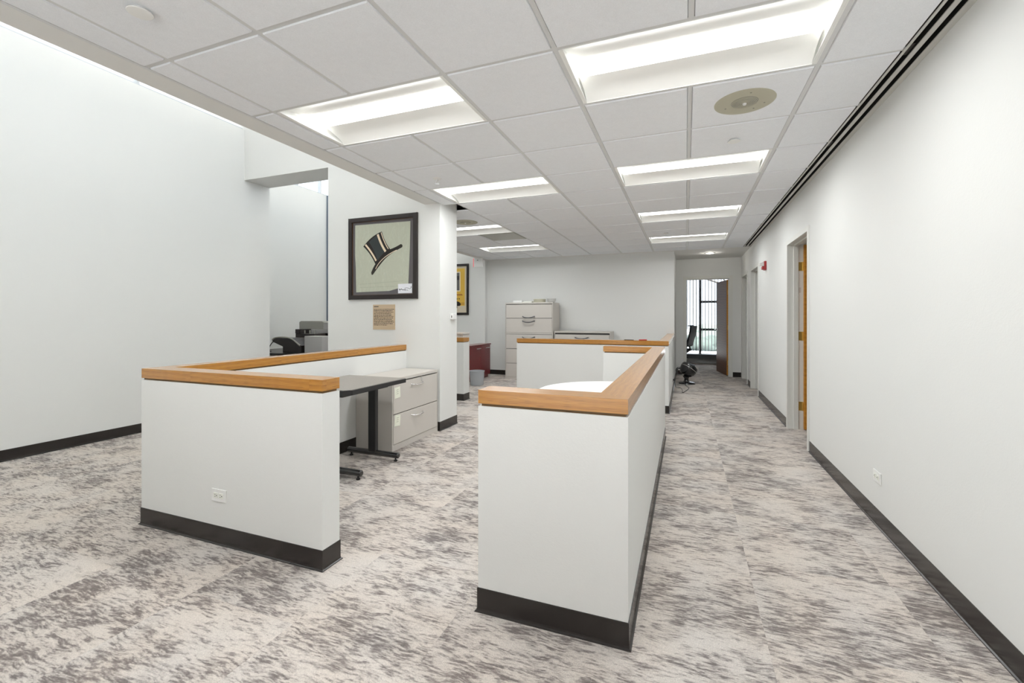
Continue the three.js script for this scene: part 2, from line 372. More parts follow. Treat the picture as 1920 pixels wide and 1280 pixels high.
// ---- high windows over the tall space
function clerestory(n, x, z0, z1, y0, y1, label, stops) {
  const o = structGroup('window_' + n, label, 'window', [x, y0, (z0 + z1) / 2]);
  part('frame', o, [box(x - 0.09, x - 0.01, y0, y0 + 0.03, z0, z1), box(x - 0.09, x - 0.01, y1 - 0.05, y1, z0, z1)], M.mullionPale);
  for (const z of stops) part('mullion', o, [box(x - 0.09, x - 0.01, y0 + 0.03, y1 - 0.05, z - 0.012, z + 0.012)], M.mullionPale);
  const e = [z0, ...stops, z1];
  for (let i = 0; i + 1 < e.length; i++) part('pane', o, [box(x - 0.056, x - 0.05, y0 + 0.03, y1 - 0.05, e[i] + 0.012, e[i + 1] - 0.012)], M.glass);
}
clerestory(1, XL - 0.03, -2.6, ZH, 3.85, ATR, 'strip of bright high windows above the tall left wall', [-0.4, 1.4, 3.17]);
clerestory(4, -2.62, -2.6, ZH, 3.30, ATR, 'unseen high windows above the ceiling edge, placed to light the tall left wall', [-0.4, 1.4, 3.17]);  // out of view, placed to brighten the tall left wall
clerestory(6, -4.13, ZH2, 9.18, 3.10, ATR, 'unseen high windows above the ceiling edge, placed to light the copier room wall', [6.2, 7.45, 8.3]);  // out of view, placed to brighten the copier room
clerestory(2, -7.23, ZH2, 9.18, 3.89, ATR, 'high windows above the copier room wall', [6.2, 6.85, 7.45, 8.3]);
struct('trim_1', [box(-7.2, -7.12, 0, 3.89, 7.57, 7.66)], M.bluePost, 'slim dark blue grey upright on the copier room wall', 'trim');

// ---- doors
function sideDoor(n, [z0, z1], label, leafMat, withHinges) {
  const o = structGroup('door_' + n, label, 'door', [XR, 0, (z0 + z1) / 2]);
  const xa = XR - 0.012, xb = XR + WT + 0.004, f = 0.05;
  part('frame', o, [box(xa, xb, 0, DH + f, z0 - f, z0), box(xa, xb, 0, DH + f, z1, z1 + f), box(xa, xb, DH, DH + f, z0, z1),
    box(1.153, 1.198, 0, DH, z1 - 0.016, z1), box(1.153, 1.198, 0, DH, z0, z0 + 0.016), box(1.153, 1.198, DH - 0.016, DH, z0, z1)], M.frame);
  const leaf = part('leaf', o, [box(1.248, 1.248 + (z1 - z0) - 0.02, 0.012, DH - 0.01, z1 - 0.052, z1 - 0.008)], leafMat);
  if (withHinges) {
    for (const y of [1.86, 1.065, 0.266]) part('hinge', o, [box(1.200, 1.240, y - 0.05, y + 0.05, z1 - 0.004, z1 - 0.0005), rod([1.242, y - 0.05, z1 - 0.012], [1.242, y + 0.05, z1 - 0.012], 0.006),
      ...[-0.035, -0.012, 0.012, 0.035].map((d, i) => rod([1.222 + 0.012 * (i % 2), y + d, z1 - 0.0055], [1.222 + 0.012 * (i % 2), y + d, z1 - 0.003], 0.004))], M.brass, { label: 'brass butt hinge' });
    part('strike_plate', o, [box(1.206, 1.226, 1.56, 1.62, z1 - 0.003, z1 - 0.0005)], M.steel);
  }
  part('lever', leaf, [rod([2.04, 1.0, z1 - 0.05], [2.04, 1.0, z1 - 0.10], 0.01), rod([2.05, 1.0, z1 - 0.10], [1.93, 1.0, z1 - 0.10], 0.009)], M.chrome);
}
sideDoor(1, doorZ[0], 'open door in the corridor wall with brass hinges and golden wood edge', M.gold, true);
sideDoor(2, doorZ[1], 'open doorway in the corridor wall beyond the red fire alarm', M.walnut, true);
sideDoor(3, doorZ[2], 'last doorway in the corridor wall beside the end office', M.walnut, false);
{
  const o = structGroup('door_4', 'dark brown wood door standing open at the end of the corridor', 'door', [0.434, 0, ZE]);
  const za = ZE - 0.012, zb = ZE + 0.13;
  part('frame', o, [box(-0.055, 0, 0, 2.185, za, zb), box(0.868, 0.938, 0, 2.185, za, zb), box(0, 0.868, 2.12, 2.185, za, zb), box(0, 0.014, 0, 2.12, ZE + 0.03, ZE + 0.07), box(0.854, 0.868, 0, 2.12, ZE + 0.03, ZE + 0.07), box(0, 0.868, 2.106, 2.12, ZE + 0.03, ZE + 0.07)], M.frame);
  const hx = 0.832, hz = ZE + 0.15, a = Math.atan2(-0.16, 0.85), dx = Math.sin(a), dz = Math.cos(a), L = 0.85, t = 0.045;
  const q = (s, w) => [hx + dx * s + dz * w, hz + dz * s - dx * w];
  const leaf = part('leaf', o, [prism([q(0.004, 0), q(L, 0), q(L, t), q(0.004, t)], 0.012, 2.10)], M.walnut);
  part('leaf_edge', leaf, [prism([q(0, 0), q(0.004, 0), q(0.004, t), q(0, t)], 0.012, 2.10)], M.gold, { label: 'golden wood door edge' });
  for (const y of [1.83, 1.05, 0.28]) part('hinge', o, [prism([q(-0.003, t * 0.4), q(0, t * 0.4), q(0, t), q(-0.003, t)], y - 0.05, y + 0.05), rod([q(0, t + 0.006)[0], y - 0.05, q(0, t + 0.006)[1]], [q(0, t + 0.006)[0], y + 0.05, q(0, t + 0.006)[1]], 0.007)], M.brass);
  const h0 = q(L - 0.07, 0), h1 = q(L - 0.07, -0.055), h2 = q(L - 0.19, -0.055), s0 = q(L - 0.07, -0.008);
  part('lever', leaf, [rod([h0[0], 1.0, h0[1]], [s0[0], 1.0, s0[1]], 0.03), rod([h0[0], 1.0, h0[1]], [h1[0], 1.0, h1[1]], 0.01), rod([h1[0], 1.0, h1[1]], [h2[0], 1.0, h2[1]], 0.009)], M.chrome);
}
// ---- unseen window wall behind the camera, placed to light half wall fronts and ceiling
{
  const o = structGroup('window_5', 'unseen window wall, placed to light the half wall fronts and near ceiling', 'window', [-0.8, 0.12, -2.7]), z0 = -2.76, z1 = -2.64;
  part('frame', o, [box(-2.78, XR, 0.12, 0.18, z0, z1), box(-2.78, XR, 2.43, 2.50, z0, z1)], M.mullion);
  for (const x of [-2.75, -1.8, -0.83, 0.14, XR - 0.03]) {
    part('mullion', o, [box(x - 0.03, x + 0.03, 0.18, 2.43, z0, z1)], M.mullion);
    if (x < 1) part('pane', o, [box(x + 0.03, Math.min(x + 0.94, XR - 0.06), 0.18, 2.43, -2.703, -2.697)], M.glass);
  }
}
// ---- window of the end office
{
  const o = structGroup('window_3', 'large grey framed window at the end of the corridor', 'window', [0.25, 0.16, 13.65]);
  const x0 = -0.9, x1 = 1.4, ya = 0.265, yb = 2.45, z0 = 13.6, z1 = 13.7;
  part('frame', o, [box(x0, x1, 0.16, ya, z0 - 0.02, z1), box(x0, x1, yb - 0.05, yb, z0, z1), box(x0, x0 + 0.05, ya, yb - 0.05, z0, z1), box(x1 - 0.05, x1, ya, yb - 0.05, z0, z1)], M.mullion);
  for (const x of [-0.56, 0.37]) part('mullion', o, [box(x - 0.032, x + 0.032, ya, yb - 0.05, z0 - 0.01, z1)], M.mullion);
  for (const [xa, xb] of [[0.402, 1.35]]) for (const y of [0.94, 1.71]) part('transom', o, [box(xa, xb, y - 0.03, y + 0.03, z0, z1)], M.mullion);
  for (const [xa, xb, y0, y1] of [[x0 + 0.05, -0.592, ya, yb - 0.05], [-0.528, 0.338, ya, yb - 0.05], [0.402, 1.35, ya, 0.91], [0.402, 1.35, 0.97, 1.68], [0.402, 1.35, 1.74, yb - 0.05]]) part('pane', o, [box(xa, xb, y0, y1, z0 + 0.05, z0 + 0.056)], M.glass);
  struct('trim_2', [box(-0.9, 1.4, 0.15, 0.262, 13.36, 13.6)], M.mullion, 'brown grey sill box under the end office window', 'trim');
}

// ================================================================ CEILING FITTINGS
// ---- fluorescent troffers
function makeTroffer([c, r], label) {
  const cx = GX + (c + 1) * S, cz = GZ + (r + 0.5) * S, o = thing('ceiling_light', label, 'ceiling light', [cx, CEIL, cz], 'recessed fluorescent troffers');
  const W = S - 0.012, D = S / 2 - 0.012, lw = 0.082, lh = 0.056, arc = [];
  for (let i = 0; i <= 8; i++) { const t = i / 8; arc.push([lw + (D - lw) * t, lh * (1 - t * t * 0.9 - 0.1 * t)]); }
  const wing = (sgn) => {
    const pos = [], N = arc.length - 1, e = W - 0.022;
    for (let i = 0; i < N; i++) {
      const [a, ya] = arc[i], [b, yb] = arc[i + 1], q = [[-e, ya, a], [e, ya, a], [e, yb, b], [-e, yb, b]].map(([x, y, z]) => V(cx + x, CEIL + y, cz + sgn * z));
      const ord = sgn > 0 ? [0, 1, 2, 0, 2, 3] : [0, 2, 1, 0, 3, 2];
      for (const k of ord) pos.push(q[k].x, q[k].y, q[k].z);
    }
    const g = new THREE.BufferGeometry(); g.setAttribute('position', new THREE.Float32BufferAttribute(pos, 3)); g.computeVertexNormals(); g.setAttribute('uv', new THREE.Float32BufferAttribute(new Float32Array(pos.length / 3 * 2), 2));
    return toCreasedNormals(g, 0.6);
  };
  part('housing', o, [box(cx - W, cx + W, CEIL + 0.075, CEIL + 0.10, cz - D, cz + D), box(cx - W, cx - W + 0.006, CEIL, CEIL + 0.08, cz - D, cz + D), box(cx + W - 0.006, cx + W, CEIL, CEIL + 0.08, cz - D, cz + D), box(cx - W, cx + W, CEIL, CEIL + 0.08, cz - D, cz - D + 0.004), box(cx - W, cx + W, CEIL, CEIL + 0.08, cz + D - 0.004, cz + D)], M.reflector);
  part('reflector_wing', o, [wing(-1)], M.reflector);
  part('reflector_wing', o, [wing(1)], M.reflector);
  for (const s of [-1, 1]) {                                                          // sloping end plates
    const h = box(cx + (s > 0 ? W - 0.022 : -W), cx + (s > 0 ? W : -W + 0.022), CEIL + 0.001, CEIL + 0.003, cz - D, cz + D);
    part('end_plate', o, [h], M.reflector);
  }
  const lens = part('lens', o, [box(cx - W + 0.026, cx + W - 0.026, CEIL + lh - 0.010, CEIL + lh + 0.014, cz - lw, cz + lw, 0.008)], M.lens, { label: 'glowing lens' });
  const lamp = new THREE.RectAreaLight(new THREE.Color().setRGB(0.96, 0.99, 1.0), TROFFER_RADIANCE, 2 * (W - 0.05), 2 * lw - 0.01);
  lamp.name = 'lamp'; lamp.rotation.x = -Math.PI / 2; lamp.position.set(0, lh - 0.014, 0); o.add(lamp);
  return o;
}
{
  const names = { '3,-3': 'unseen ceiling light over the walkway, placed to light the right half wall front', '0,-3': 'unseen ceiling light near the ceiling edge, placed to light the left half wall front', '3,0': 'ceiling light next to the round speaker, over the walkway beside the right half wall', '0,0': 'ceiling light above the left half wall cubicle, near the ceiling edge', '3,3': 'ceiling light between the round speaker and the far row of walkway lights', '0,3': 'ceiling light beside the framed top hat picture, at the end of the picture wall', '3,6': 'second to last ceiling light over the walkway toward the corridor', '3,9': 'last ceiling light over the walkway before the narrow corridor', '-2,6': 'ceiling light beside the grey return air grille, behind the picture wall', '-2,9': 'ceiling light near the exit sign, in front of the file cabinets' };
  const first = makeTroffer(troffers[0], names[troffers[0].join()]);
  troffers.slice(1).forEach((t) => copyOf(first, [GX + (t[0] + 1) * S, CEIL, GZ + (t[1] + 0.5) * S], names[t.join()]));
}
// ---- slot diffuser beside the corridor wall
{
  const o = thing('slot_diffuser', 'long black linear slot air diffuser between ceiling tiles and corridor wall', 'air diffuser', [1.04, CEIL, 4.2]);
  const za = -2.6, zb = 9.17, y = CEIL - 0.006;
  part('slot_box', o, [box(0.985, 1.099, CEIL + 0.05, CEIL + 0.06, za, zb), box(0.980, 0.987, CEIL + 0.002, CEIL + 0.055, za, zb), box(1.018, 1.039, CEIL - 0.001, CEIL + 0.055, za, zb), box(1.069, 1.098, CEIL - 0.001, CEIL + 0.055, za, zb)], M.slot);
  part('rail', o, [box(0.976, 0.988, y, CEIL - 0.001, za, zb)], M.alu);
  part('rail', o, [box(1.017, 1.040, y, CEIL - 0.001, za, zb)], M.alu);
  part('rail', o, [box(1.068, 1.099, y, CEIL - 0.001, za, zb)], M.alu);
  for (const z of [2.78, 4.05]) part('pattern_blade', o, [box(0.988, 1.017, CEIL + 0.012, CEIL + 0.016, z - 0.10, z)], M.steelGap);
}
// ---- speakers, sprinklers, detectors, downlight
function speaker(x, z, label) {
  const o = thing('ceiling_speaker', label, 'speaker', [x, CEIL - 0.012, z], 'round ceiling speakers'), y = CEIL - 0.004;
  part('baffle', o, [lathe([[0.0, 0], [0.070, 0], [0.076, -0.003], [0.15, -0.004], [0.166, -0.001], [0.166, 0.002]], x, y, z, 56)], M.beige);
  const g = part('grille', o, [lathe([[0.0, -0.010], [0.05, -0.009], [0.072, -0.005], [0.075, -0.001]], x, y, z, 40)], M.grille);
  for (let k = 0; k < 8; k++) part('ring', g, [(() => { const t = new THREE.TorusGeometry(0.014 + k * 0.008, 0.0017, 6, 40); t.rotateX(Math.PI / 2); t.translate(x, y - 0.0095 + 0.0002 * k * k * 0.4, -z); return t; })()], M.beige);
  part('knob', o, [lathe([[0.0, -0.019], [0.009, -0.018], [0.011, -0.012], [0.011, -0.008]], x, y, z, 20)], M.white);
  for (const [a, b] of [[0.11, 0.04], [-0.10, 0.05], [0.02, -0.12], [0.06, 0.10]]) part('screw', o, [rod([x + a, y - 0.0055, z + b], [x + a, y, z + b], 0.005)], M.grille);
  return o;
}
speaker(0.326, 3.00, 'round beige ceiling speaker with perforated grille beside walkway lights');
speaker(-2.78, 5.44, 'round beige ceiling speaker half hidden behind the end of the picture wall');
function cover(x, z, r, label) { return single('sprinkler_cover', label, 'sprinkler cover', [lathe([[0, -0.016], [r * 0.94, -0.0155], [r, -0.014], [r, -0.011], [r * 0.7, -0.010], [r * 0.7, 0]], x, CEIL - 0.004, z, 40)], M.white, { group: 'flat sprinkler covers' }); }
cover(-2.126, 1.19, 0.046, 'flat white sprinkler cover near the ceiling edge over the tall space');
cover(0.324, 3.61, 0.042, 'flat white sprinkler cover just beyond the round ceiling speaker');
cover(-0.281, 7.22, 0.042, 'flat white sprinkler cover between the last two walkway lights');
{
  const x = -2.147, z = 3.63, y = CEIL - 0.004, o = thing('sprinkler', 'small white pendant sprinkler head near the framed top hat picture', 'sprinkler', [x, y - 0.05, z]);
  part('escutcheon', o, [lathe([[0, -0.010], [0.03, -0.010], [0.042, 0]], x, y, z, 32)], M.white);
  part('head', o, [rod([x, y - 0.028, z], [x, y - 0.008, z], 0.012), rod([x - 0.012, y - 0.028, z], [x - 0.004, y - 0.045, z], 0.003), rod([x + 0.012, y - 0.028, z], [x + 0.004, y - 0.045, z], 0.003)], M.white);
  part('deflector', o, [rod([x, y - 0.048, z], [x, y - 0.045, z], 0.02)], M.chrome);
}
{
  const x = 0.447, z = 9.81, y = CEIL - 0.003, o = thing('downlight', 'small round recessed downlight at the narrow corridor end', 'downlight', [x, y - 0.01, z]);
  part('ring', o, [lathe([[0.062, 0.0], [0.066, -0.008], [0.088, -0.007], [0.090, 0]], x, y, z, 40)], M.white);
  part('lens', o, [lathe([[0, -0.005], [0.063, -0.004], [0.063, 0]], x, y, z, 40)], M.lens);
  const l = new THREE.PointLight(new THREE.Color().setRGB(1, 0.96, 0.88), 0.25); l.name = 'lamp'; l.castShadow = true; l.position.set(0, -0.02, 0); o.add(l);
}
{ // return air grille
  const x0 = GX - S, z0 = GZ + 7 * S, o = thing('return_air_grille', 'grey perforated return air grille in the ceiling behind the picture wall', 'air grille', [x0 + S / 2, CEIL, z0 + S / 2]);
  part('plate', o, [box(x0 + 0.014, x0 + S - 0.014, CEIL + 0.001, CEIL + 0.005, z0 + 0.014, z0 + S - 0.014)], M.grille);
  for (let i = 0; i < 14; i++) part('bar', o, [box(x0 + 0.03, x0 + S - 0.03, CEIL - 0.003, CEIL + 0.001, z0 + 0.04 + i * 0.04, z0 + 0.055 + i * 0.04)], M.alu);
}
{ // exit sign, seen from its end
  const x = -4.16, z = 8.72, o = thing('exit_sign', 'white exit sign with red lit face hanging from the ceiling edge', 'exit sign', [x, CEIL - 0.21, z]);
  part('canopy', o, [box(x - 0.05, x + 0.09, CEIL - 0.02, CEIL - 0.003, z - 0.05, z + 0.05)], M.white);
  part('housing', o, [box(x - 0.085, x + 0.115, CEIL - 0.21, CEIL - 0.02, z - 0.02, z + 0.02, 0.004)], M.white);
  part('red_face', o, [box(x - 0.10, x - 0.085, CEIL - 0.205, CEIL - 0.025, z - 0.018, z + 0.018)], std({ color: lin(0.6, 0.1, 0.12), emissive: lin(1, 0.12, 0.16), emissiveIntensity: 0.55 }), { label: 'glowing red edge' });
  part('test_button', o, [box(x - 0.01, x + 0.02, CEIL - 0.075, CEIL - 0.062, z - 0.023, z - 0.02)], M.steelGap);
}

// ================================================================ HALF WALLS
const CAPY0 = 0.905, CAPY1 = 0.963, BODY = 0.893;
function halfWall(label, origin, bodies, reveals, caps, coves) {
  const o = thing('half_wall', label, 'half wall', origin);
  part('body', o, bodies, M.paint);
  part('reveal_strip', o, reveals, M.oakDark);
  for (const [poly, along] of caps) part('cap', o, [prism(poly, CAPY0, CAPY1)], M.oak, { swap: along === 'z' });
  part('cove_base', o, coves, M.cove);
  return o;
}
{ // left: front run and a return along the tall space to the picture wall
  const x0 = -3.15, x1 = -1.712, z0 = 1.772, z1 = 1.892, xi = -3.03, e = ZH;
  halfWall('white L-shaped half wall with oak cap and an outlet, in front of the dark desk', [-2.4, 0, 1.83],
    [box(x0, x1, 0, BODY, z0, z1), box(x0, xi, 0, BODY, z1, e)],
    [box(x0 + 0.008, x1 - 0.010, BODY, CAPY0, z0 + 0.010, z1 - 0.010), box(x0 + 0.010, xi - 0.010, BODY, CAPY0, z1 - 0.010, e)],
    [[[[x0, z0], [x1, z0], [x1, z1], [xi, z1]], 'x'], [[[x0, z0], [xi, z1], [xi, e], [x0, e]], 'z']],
    [cove(x0, z0, x1, z0, 0, -1, 1, 1), cove(x1, z0, x1, z1, 1, 0, 1, 1), cove(x1, z1, xi, z1, 0, 1, 1, -1), cove(xi, z1, xi, e, 1, 0, -1, 0), cove(x0, z0, x0, e, -1, 0, 1, 0)]);
}
{ // right: front run, long side, return
  const x0 = -0.846, x1 = -0.208, z0 = 1.778, z1 = 1.903, xi = -0.333, za = 4.96, zb = 5.085;
  halfWall('white U-shaped half wall with oak cap around the white rounded worksurface', [-0.5, 0, 1.84],
    [box(x0, x1, 0, BODY, z0, z1), box(xi, x1, 0, BODY, z1, za), box(x0, x1, 0, BODY, za, zb)],
    [box(x0 + 0.012, x1 - 0.010, BODY, CAPY0, z0 + 0.010, z1 - 0.010), box(xi + 0.01, x1 - 0.010, BODY, CAPY0, z1 - 0.010, za), box(x0 + 0.012, x1 - 0.01, BODY, CAPY0, za + 0.01, zb - 0.01)],
    [[[[x0, z0], [x1, z0], [xi, z1], [x0, z1]], 'x'], [[[x1, z0], [x1, zb], [xi, za], [xi, z1]], 'z'], [[[x0, za], [xi, za], [x1, zb], [x0, zb]], 'x']],
    [cove(x0, z0, x1, z0, 0, -1, 1, 1), cove(x1, z0, x1, zb, 1, 0, 1, 1), cove(x0, z0, x0, z1, -1, 0, 1, 1), cove(x0, zb, x1, zb, 0, 1, 1, 1), cove(x0, za, x0, zb, -1, 0, 1, 1)]);
}
{ // far: front run and a side run to the back wall
  const x0 = -2.368, x1 = -0.212, z0 = 6.32, z1 = 6.445, xi = -0.337, e = ZB;
  halfWall('white half wall with oak cap in front of the grey file cabinets', [-1.3, 0, 6.38],
    [box(x0, x1, 0, BODY, z0, z1), box(xi, x1, 0, BODY, z1, e)],
    [box(x0 + 0.01, x1 - 0.01, BODY, CAPY0, z0 + 0.01, z1 - 0.01), box(xi + 0.01, x1 - 0.01, BODY, CAPY0, z1 - 0.01, e)],
    [[[[x0, z0], [x1, z0], [xi, z1], [x0, z1]], 'x'], [[[x1, z0], [x1, e], [xi, e], [xi, z1]], 'z']],
    [cove(x0, z0, x1, z0, 0, -1, 1, 1), cove(x1, z0, x1, e, 1, 0, 1, 0), cove(x0, z0, x0, z1, -1, 0, 1, 1)]);
}
{ // short one behind the picture wall
  const x0 = -4.1, x1 = -3.185, z0 = 6.17, z1 = 6.36;
  halfWall('short half wall with oak cap just behind the picture wall', [-3.6, 0, 6.26],
    [box(x0, x1, 0, BODY, z0, z1)], [box(x0, x1 - 0.01, BODY, CAPY0, z0 + 0.01, z1 - 0.01)],
    [[[[x0, z0], [x1, z0], [x1, z1], [x0, z1]], 'x']], [cove(x0, z0, x1, z0, 0, -1, 0, 1), cove(x1, z0, x1, z1, 1, 0, 1, 1)]);
}

// ================================================================ FURNITURE
// ---- lateral file cabinets; face 'x' looks to +x, face 'z' looks to the camera
function bowHandle(face, at, w, out) {            // at = [along, y, plane]
  const P = (s, d, y) => face === 'x' ? [at[2] + d, y, at[0] + s] : [at[0] + s, y, at[2] - d];
  const g = [tube([P(-w / 2, -0.002, at[1] + 0.004), P(-w / 2 + 0.012, out * 0.7, at[1]), P(-w / 5, out, at[1] - (face === 'x' ? 0.004 : 0.020)), P(w / 5, out, at[1] - (face === 'x' ? 0.004 : 0.020)), P(w / 2 - 0.012, out * 0.7, at[1]), P(w / 2, -0.002, at[1] + 0.004)], face === 'x' ? 0.008 : 0.011, 28, 8)];
  return g;
}
function fileCabinet(label, face, [a0, a1], [p0, p1], h, rows, handleUp, group) {
  // a = extent along the front, p0 = front plane, p1 = back plane
  const B = (s0, s1, y0, y1, d0, d1, r) => face === 'x' ? box(p0 - d1, p0 - d0, y0, y1, s0, s1, r) : box(s0, s1, y0, y1, p0 + d0, p0 + d1, r);
  const depth = Math.abs(p1 - p0), mid = (a0 + a1) / 2;
  const o = thing('file_cabinet', label, 'file cabinet', face === 'x' ? [(p0 + p1) / 2, 0, mid] : [mid, 0, (p0 + p1) / 2], group);
  part('carcass', o, [B(a0, a1, h - 0.030, h, -0.002, depth, 0.003), B(a0, a0 + 0.012, 0, h - 0.03, 0, depth), B(a1 - 0.012, a1, 0, h - 0.03, 0, depth), B(a0 + 0.012, a1 - 0.012, 0, h - 0.03, 0.03, depth), B(a0 + 0.012, a1 - 0.012, 0, rows[0][0] - 0.004, 0.004, 0.03)], M.steel);
  part('seam', o, [B(a0 + 0.012, a1 - 0.012, rows[0][0] - 0.004, h - 0.03, 0.022, 0.03)], M.steelGap);
  rows.forEach(([y0, y1], i) => {
    const d = part('drawer', o, [B(a0 + 0.018, a1 - 0.018, y0, y1 - 0.008, -0.002, 0.022, 0.003)], M.steel);
    const up = handleUp[i]; if (up === null) return;
    part('handle', d, bowHandle(face, [mid, up ? y1 - 0.065 : y0 + 0.028, face === 'x' ? p0 + 0.002 : p0 - 0.002], face === 'x' ? 0.20 : 0.26, face === 'x' ? 0.032 : 0.042), face === 'x' ? M.chrome : M.darkChrome, { label: 'curved metal pull handle' });
  });
  return o;
}
const lowFile = fileCabinet('low two drawer grey lateral file cabinet beside the picture wall', 'x', [3.57, 4.405], [-2.60, -3.025], 0.695, [[0.062, 0.352], [0.352, 0.662]], [true, true], 'grey lateral file cabinets');
part('lock', lowFile, [rod([-2.602, 0.655, 4.06], [-2.585, 0.655, 4.06], 0.007), box(-2.588, -2.584, 0.612, 0.650, 4.055, 4.067)], M.chrome);
const tallFile = fileCabinet('tall five drawer grey lateral file cabinet against the back wall', 'z', [-3.53, -2.50], [8.74, 9.24], 1.585, [[0.045, 0.328], [0.328, 0.630], [0.630, 0.935], [0.965, 1.265], [1.265, 1.550]], [true, true, true, true, false], 'grey lateral file cabinets');
part('stack_joint', tallFile, [box(-3.532, -2.498, 0.935, 0.962, 8.736, 8.76)], M.steel);
fileCabinet('three drawer grey lateral file cabinet beside the tall one', 'z', [-2.475, -1.36], [8.76, 9.24], 1.0, [[0.05, 0.33], [0.33, 0.63], [0.63, 0.945]], [true, true, true], 'grey lateral file cabinets');
{
  const o = thing('storage_cabinet', 'grey cabinet top just showing above the short half wall', 'cabinet', [-3.7, 0, 6.5]);
  part('carcass', o, [box(-4.09, -3.31, 0, 1.0, 6.39, 6.62)], M.steel);
  part('top', o, [box(-4.09, -3.305, 1.004, 1.035, 6.385, 6.625, 0.003)], M.steel);
}

// ---- paper notes on the low cabinet
for (const [y, tilt, label] of [[0.555, 0.06, 'small white paper note stuck on the upper drawer of the low cabinet'], [0.285, -0.09, 'small white paper note stuck on the lower drawer of the low cabinet']]) {
  const t = canvasTex(64, 80, (g) => { g.fillStyle = '#f0f2e2'; g.fillRect(0, 0, 64, 80); g.strokeStyle = '#a9ad9c'; g.lineWidth = 3; for (const k of [22, 36, 50]) { g.beginPath(); g.moveTo(20, k); g.lineTo(44, k - 3); g.stroke(); } });
  const g = new THREE.BoxGeometry(0.085, 0.105, 0.0016); g.rotateZ(tilt); g.rotateY(Math.PI / 2 - 0.04); g.translate(-2.5945, y, -3.645);
  single('paper_note', label, 'paper note', [g], std({ map: t, roughness: 0.9 }), { keepUV: true, group: 'paper notes on the low cabinet' });
}
// ---- desk with T legs
{
  const x0 = -2.985, x1 = -2.33, z0 = 2.66, z1 = 3.43, c = 0.05, y1 = 0.735, o = thing('desk', 'small dark edged desk with taupe laminate top and black T legs', 'desk', [-2.66, 0, 3.04]);
  const poly = (i) => [[x0 + i, z0 + i], [x1 - c, z0 + i], [x1 - i, z0 + c], [x1 - i, z1 - c * 0.6], [x1 - c * 0.6, z1 - i], [x0 + i, z1 - i]];
  part('edge_band', o, [prism(poly(0), y1 - 0.036, y1 - 0.003)], M.deskEdge);
  part('top', o, [prism(poly(0.012), y1 - 0.010, y1)], M.deskTop);
  part('top_frame', o, [box(x0 + 0.06, x1 - 0.14, y1 - 0.075, y1 - 0.036, z0 + 0.1, z1 - 0.1)], M.black);
  for (const z of [2.87, 3.36]) {
    const leg = part('leg', o, [box(-2.695, -2.615, 0.06, y1 - 0.036, z - 0.022, z + 0.022, 0.006)], M.black);
    part('foot', leg, [rod([-2.93, 0.052, z], [-2.385, 0.052, z], 0.026, 0.026, 20), rod([-2.385, 0.052, z], [-2.378, 0.052, z], 0.024, 0.019, 20)], M.gloss);
    for (const x of [-2.90, -2.412]) part('glide', leg, [rod([x, 0.0, z], [x, 0.012, z], 0.016), rod([x, 0.012, z], [x, 0.03, z], 0.007)], M.black);
  }
}
single('cable', 'thin white cable hanging down behind the dark desk', 'cable', [tube([[-2.99, 0.72, 2.95], [-3.0, 0.60, 2.97], [-3.012, 0.45, 2.99], [-3.018, 0.30, 2.96], [-3.0, 0.012, 2.9]], 0.004, 30, 6)], M.white);
single('outlet_plate', 'brass coloured outlet plate low on the half wall behind the desk', 'outlet', [box(-3.03, -3.022, 0.36, 0.47, 2.80, 2.87, 0.003)], M.brass);
// ---- white rounded worksurface inside the right half wall
{
  const o = thing('worksurface', 'white worksurface with rounded front edge inside the right half wall', 'worksurface', [-0.62, 0, 3.2]), pts = [], cx = -0.484, cz = 3.296, r = 0.552, xe = -0.335;
  const a0 = Math.acos((xe - cx) / r); for (let i = 0; i <= 40; i++) { const a = a0 + (2 * Math.PI - 2 * a0) * i / 40; pts.push([cx + r * Math.cos(a), cz + r * Math.sin(a)]); }
  part('top', o, [prism(pts, 0.712, 0.740)], M.white);
  part('column', o, [rod([-0.62, 0.03, cz], [-0.62, 0.712, cz], 0.035)], M.alu);
  part('base', o, [lathe([[0, 0.04], [0.05, 0.035], [0.24, 0.012], [0.25, 0], [0, 0]], -0.60, 0, cz)], M.alu);
}
// ---- red cabinet, waste bin
{
  const x1 = -3.945, x0 = -4.19, z0 = 7.92, z1 = 8.90, h = 0.72, o = thing('red_cabinet', 'dark red two door cabinet behind the grey waste bin', 'cabinet', [-4.1, 0, 8.41]);
  part('carcass', o, [box(x0, x1 - 0.022, 0.06, h - 0.025, z0, z1), box(x0, x1 - 0.05, 0, 0.06, z0 + 0.01, z1 - 0.01)], M.red);
  part('top', o, [box(x0, x1 + 0.012, h - 0.025, h, z0 - 0.01, z1 + 0.01, 0.004)], M.red);
  for (const [a, b, hz] of [[z0 + 0.003, 8.407, 8.27], [8.413, z1 - 0.003, 8.70]]) {
    const d = part('door', o, [box(x1 - 0.022, x1 - 0.002, 0.065, h - 0.03, a, b, 0.003)], M.red);
    part('handle', d, [rod([x1 + 0.022, 0.64, hz - 0.10], [x1 + 0.022, 0.64, hz + 0.10], 0.009), rod([x1 - 0.005, 0.64, hz - 0.085], [x1 + 0.022, 0.64, hz - 0.085], 0.006), rod([x1 - 0.005, 0.64, hz + 0.085], [x1 + 0.022, 0.64, hz + 0.085], 0.006)], M.chrome);
  }
}
